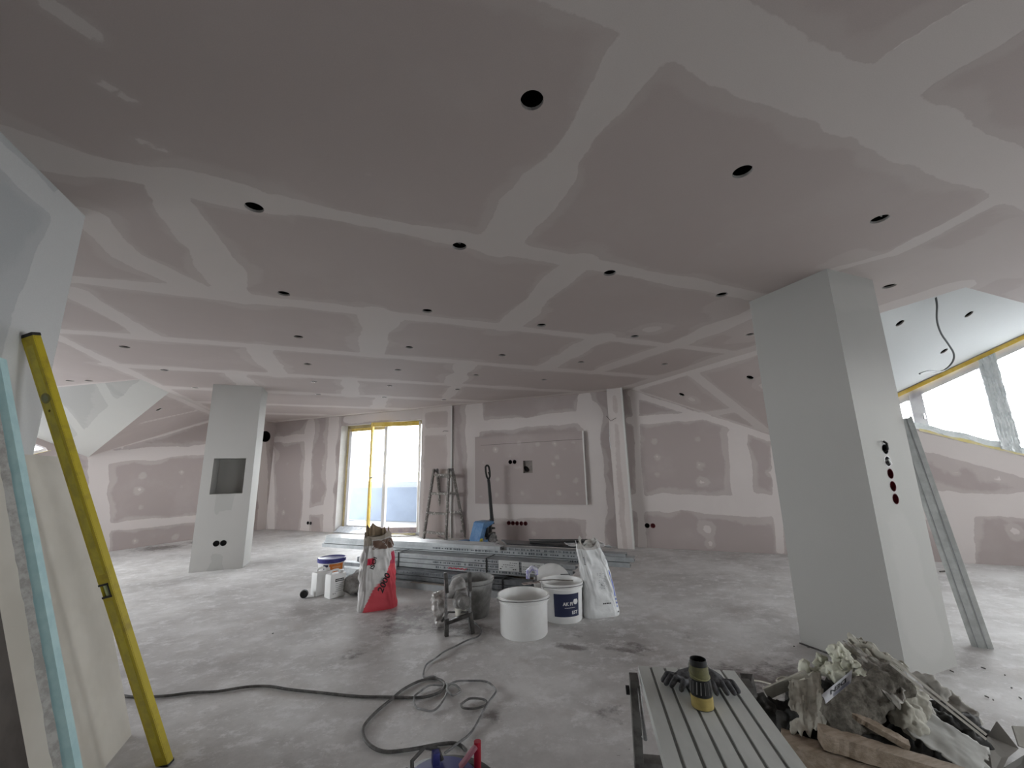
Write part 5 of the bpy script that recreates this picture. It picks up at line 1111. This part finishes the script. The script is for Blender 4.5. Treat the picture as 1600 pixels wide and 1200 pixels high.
# planks
def plank(a, b, wd, th, lbl, seed):
    from mathutils import noise as nz
    a, b = Vector(a), Vector(b); d = (b - a); z = d.normalized(); y = Vector((0, 0, 1)); y = (y - z * y.dot(z)).normalized(); x = y.cross(z); m = MB(); n = 28
    for i in range(n + 1):
        t = i / n; p = a + d * t; k = nz.noise(Vector((t * 9, seed, 0))) * .007 + nz.noise(Vector((t * 31, seed, 2))) * .003; br = (1 if t < .93 else 1 - (t - .93) * 5 * abs(math.sin(seed + 1)))
        for sx, sy in ((-1, -1), (1, -1), (1, 1), (-1, 1)): m.v.append(p + x * sx * (wd / 2 * br + k) + y * sy * (th / 2 + k * .4 * (sy > 0)))
    m.f += [(4 * i + k, 4 * i + (k + 1) % 4, 4 * i + 4 + (k + 1) % 4, 4 * i + 4 + k) for i in range(n) for k in range(4)] + [(0, 1, 2, 3), tuple(4 * n + k for k in (3, 2, 1, 0))]
    return tag(m.build('timber_plank', PLANK), lbl, 'plank', 'broken planks in the rubble heap')
plank(at(1282, 1150, .17), at(1525, 1225, .10), .07, .055, 'upper splintered timber plank across the rubble heap', 1)
plank(at(1222, 1165, .11), at(1480, 1262, .045), .10, .08, 'lower thick timber plank at the bottom of the rubble heap', 4)
plank(at(1326, 1112, .22), at(1420, 1165, .155), .05, .02, 'short broken board end standing up in the middle of the rubble', 2)
# dark base under everything
o = blob('rubbish_bag', [((2.0, 1.50, .05), (2.45, 1.20, .05), .09, .09), ((2.15, 1.55, .07), (2.45, 1.38, .07), .10, .09), ((1.95, 1.42, .05), (2.2, 1.22, .05), .08, .07), ((1.86, 1.52, .08), (1.95, 1.45, .10), .07, .08)], DARKT, vox=.015, noise=.06, seed=1, nscale=.08); tag(o, 'black rubbish bag buried at the base of the rubble heap', 'bag')
# felt roll
a, b = at(1308, 1118, .20), at(1392, 1070, .27)
o = blob('insulation_felt', [(a, b, .055, .075), (a + Vector((.03, .03, -.03)), b + Vector((.02, .02, -.02)), .06, .07), (a + Vector((-.01, .0, -.03)), a.lerp(b, .5) + Vector((0, 0, -.05)), .05, .06)], FELT, vox=.008, noise=.02, seed=4, nscale=.05); tag(o, 'rolled dark grey insulation felt in the middle of the rubble heap', 'insulation')
# big crumpled sacks
def crumple(lbl, pts, mat, amp, seed, **k): return tag(sheet('crumpled_paper', pts, mat, nu=26, nv=22, amp=amp, seed=seed, th=.004, jagged=.12, **k), lbl, 'sack')
crumple('stiff grey plaster sack draped over the top of the rubble heap', [at(1316, 1000, .36), at(1415, 1055, .31), at(1408, 1110, .26), at(1322, 1030, .30)], DUST, .035, 3, freq=5)
crumple('plaster-crusted sack behind the top of the heap, against the column', [at(1330, 988, .38), at(1422, 1040, .33), at(1398, 1052, .30), at(1318, 1012, .34)], TAN, .03, 9, freq=6)
o = blob('plaster_sack', [(at(1345, 1018, .31), at(1400, 1060, .26), .045, .05), (at(1335, 1030, .28), at(1380, 1060, .24), .05, .05), (at(1392, 1066, .22), at(1440, 1100, .18), .05, .045)], DUST, vox=.009, noise=.03, seed=6, nscale=.07); tag(o, 'bulging grey plaster sack forming the top of the rubble heap', 'sack')
o = blob('plaster_sack', [(at(1400, 1085, .23), at(1418, 1125, .19), .045, .05), (at(1418, 1075, .22), at(1430, 1110, .19), .04, .045)], TAN, vox=.008, noise=.035, seed=8, nscale=.05); tag(o, 'twisted beige plaster sack in front of the shiny corner strips', 'sack')
crumple('smooth grey board flap lying on the right of the rubble heap', [at(1428, 1098, .20), at(1545, 1172, .10), at(1540, 1225, .06), at(1420, 1145, .17)], pm('smooth_grey_board', (.26, .255, .235), .7, col2=(.33, .325, .30), scale=4), .008, 5, freq=3)
crumple('dirty pale paper flap at the left of the rubble heap', [at(1232, 1062, .235), at(1282, 1050, .26), at(1290, 1135, .18), at(1236, 1150, .14)], TAN, .02, 12, freq=4)
# plaster lumps
from mathutils import noise as nzz
random.seed(21)
for k, (px, py, z, r) in enumerate(((1310, 1022, .32, .036), (1328, 1040, .31, .034), (1295, 1043, .28, .030), (1313, 1050, .28, .034), (1268, 1050, .24, .030), (1258, 1045, .25, .022), (1283, 1035, .26, .022), (1340, 1055, .29, .026))):
    p = at(px, py, z); o = blob('plaster_lump', [(p, p + Vector((random.uniform(-.02, .02), random.uniform(-.02, .02), random.uniform(0, .015))), r, r * .8)], FOAM, vox=.005, smooth=1, noise=.032, seed=k + 20, nscale=.035)
    tag(o, ('largest knobbly pale plaster lump at the top left of the heap', 'pale plaster lump just above the white leaflet', 'pale plaster lump left of the largest one on the heap', 'pale plaster lump touching the upper edge of the leaflet', 'pale plaster lump lowest at the left above the paper flap', 'small pale plaster crumb at the left end of the lumps', 'small pale plaster lump between the left lumps', 'small pale plaster lump right of the leaflet')[k], 'plaster lump', 'pale plaster lumps on the rubble heap')
# white string tangle
P = [tuple(at(px, py, z)) for px, py, z in ((1170, 1062, .02), (1195, 1066, .05), (1215, 1075, .10), (1200, 1084, .12), (1222, 1072, .16), (1240, 1062, .2), (1222, 1058, .2), (1214, 1064, .19), (1236, 1068, .21), (1258, 1060, .25))]
o = MB().tube(wob(P), .004, 6).build('white_string', pm('white_string', (.55, .53, .45), .7), None, True); tag(o, 'tangled white string running off the left of the rubble heap', 'string')
# plywood edge piece
o = MB().beam(at(1196, 1084, .17), at(1262, 1055, .255), .012, .045, (0, 0, 1)).build('wood_strip', TAN); tag(o, 'thin pale wood strip leaning at the left of the heap', 'wood strip')
# leaflet
LA = [at(1283, 1086, .345), at(1333, 1045, .395), at(1328, 1068, .365), at(1290, 1100, .325)]
A, B, C_, D = [Vector(p) for p in LA]; nl_ = (B - A).cross(D - A).normalized(); nl_ = nl_ if nl_.dot(CAM - A) > 0 else -nl_
m = MB(); nu, nv = 12, 6
def leafp(u, v, off=0.0): p = (A * (1 - u) + B * u) * (1 - v) + (D * (1 - u) + C_ * u) * v; return p + nl_ * (.006 * math.sin(u * 5 + v * 3) + off)
for j in range(nv + 1):
    for i in range(nu + 1): m.v.append(leafp(i / nu, j / nv))
m.f += [(j * (nu + 1) + i, j * (nu + 1) + i + 1, (j + 1) * (nu + 1) + i + 1, (j + 1) * (nu + 1) + i) for j in range(nv) for i in range(nu)]
lf = m.build('leaflet', pm('white_leaflet', (.42, .42, .44), .5, col2=(.34, .34, .36), scale=8), None, True); tag(lf, 'white printed leaflet with large dark letters stuck in the rubble heap', 'leaflet')
text_mesh('lettering', 'DEN', 1.0, INK, lambda x, y: leafp(min(1, max(0, .52 - x * .30)), min(1, max(0, .42 + y * .50)), .0015), lf, .03)
m = MB()
for k in range(3): m.add([leafp(.35, .72 + k * .08, .0015), leafp(.92, .72 + k * .08, .0015), leafp(.92, .76 + k * .08, .0015), leafp(.35, .76 + k * .08, .0015)], [(0, 1, 2, 3)])
m.build('printed_bands', pm('blue_grey_ink', (.12, .13, .2), .6), lf)
# shiny corner strips
for k, (dx, lbl) in enumerate(((0, 'upper shiny metal corner strip running down over the rubble'), (.02, 'lower shiny metal corner strip running down over the rubble'))):
    a, b = at(1394 - 3 * k, 1030 + 7 * k, .40 - .01 * k), at(1541, 1148 + 7 * k, .15)
    m = MB(); d = (b - a).normalized(); m.beam(a, b, .003, .009, (0, 0, 1)); m.beam(a + Vector((.003, .003, .004)), b + Vector((.003, .003, .004)), .008, .0022, (0, 0, 1))
    tag(m.build('corner_strip', pm('shiny_zinc', (.55, .53, .48), .28, .8)), lbl, 'metal strip', 'metal corner strips on the heap')
o = blob('black_scrap', [(at(1436, 1098, .17), at(1530, 1165, .07), .022, .025), (at(1505, 1125, .08), at(1535, 1148, .05), .03, .025), (at(1470, 1110, .12), at(1500, 1125, .1), .028, .025)], DARKT, vox=.008, noise=.03, seed=12, nscale=.03); tag(o, 'crumbly black scrap under the shiny corner strips', 'scrap')
o = blob('grey_rubble_lump', [(at(1440, 1062, .16), at(1470, 1085, .12), .028, .03), (at(1480, 1092, .07), at(1520, 1118, .05), .03, .03)], DUST, vox=.008, noise=.03, seed=14, nscale=.04); tag(o, 'grey crumpled lump behind the shiny corner strips', 'scrap')
# cardboard flaps at right
CB = pm('grey_cardboard', (.42, .41, .38), .75, col2=(.50, .49, .46), scale=6)
def flap(pts, lbl, mat=CB):
    o = MB().prism([at(*p) for p in pts], (.0, .004, -.004)).build('cardboard_flap', mat); return tag(o, lbl, 'cardboard', 'cardboard flaps right of the heap')
flap([(1558, 1127, .14), (1592, 1170, .07), (1570, 1188, .05), (1544, 1150, .07)], 'pointed grey cardboard flap standing up right of the heap')
flap([(1544, 1150, .09), (1576, 1182, .06), (1556, 1225, .01), (1530, 1190, .03)], 'grey cardboard flap lying below the pointed one')
flap([(1582, 1134, .10), (1612, 1136, .10), (1612, 1172, .03), (1592, 1165, .04)], 'grey cardboard corner cut off by the right edge', DUST)
flap([(1560, 1205, .03), (1600, 1180, .02), (1640, 1230, .0), (1580, 1240, .0)], 'dark cardboard piece flat on the floor at the right edge', pm('dark_card', (.10, .095, .085), .8))
# black box beside the bench
o = MB().prism([at(1156, 1052, .27), at(1176, 1053, .27), at(1184, 1088, .20), at(1168, 1100, .19)], (.0, .03, -.05)).build('black_box', DARKM); tag(o, 'dark metal box corner between the bench and the rubble', 'box')
o = blob('dark_scrap', [(at(1188, 1108, .14), at(1215, 1130, .10), .045, .05), (at(1235, 1120, .16), at(1228, 1140, .12), .035, .04)], DARKT, vox=.01, noise=.03, seed=17); tag(o, 'black crumpled scrap just right of the bench', 'scrap')
# small debris on the floor
random.seed(31)
DEB = pm('floor_crumb', (.10, .095, .09), .8)
for k, (px, py) in enumerate(((1580, 1075), (1545, 1090), (1552, 1094), (1596, 1092), (1530, 1010), (1242, 1010), (1265, 1012), (1540, 1045), (1570, 1055), (272, 1185), (425, 990), (1490, 1050))):
    p = at(px, py, .006); a = random.uniform(0, PI); m = MB().beam(p, p + Vector((math.cos(a), math.sin(a), 0)) * random.uniform(.008, .022), .006, .006, (0, 0, 1)).build('wood_splinter', DEB, None, True, .002)
    tag(m, 'tiny dark splinter loose on the floor ' + ('near the right picture edge', 'right of the leaning stud foot', 'close beside another splinter right of the heap', 'above the cardboard flaps', 'by the stud foot', 'at the left base corner of the big column', 'just right of the big column base corner', 'between the leaning stud and the right edge', 'midway between stud foot and cardboard flaps', 'beside the foot of the yellow level', 'on the open floor left of the mixer', 'right of the big column front corner')[k], 'splinter', 'loose splinters on the floor')

for ob in COL.objects:
    if ob.name.split('.')[0] in ('printed_marks', 'fine_print', 'name_print', 'printed_lettering', 'printed_bands', 'red_scribble', 'torn_core'): ob['kind'] = 'stuff'
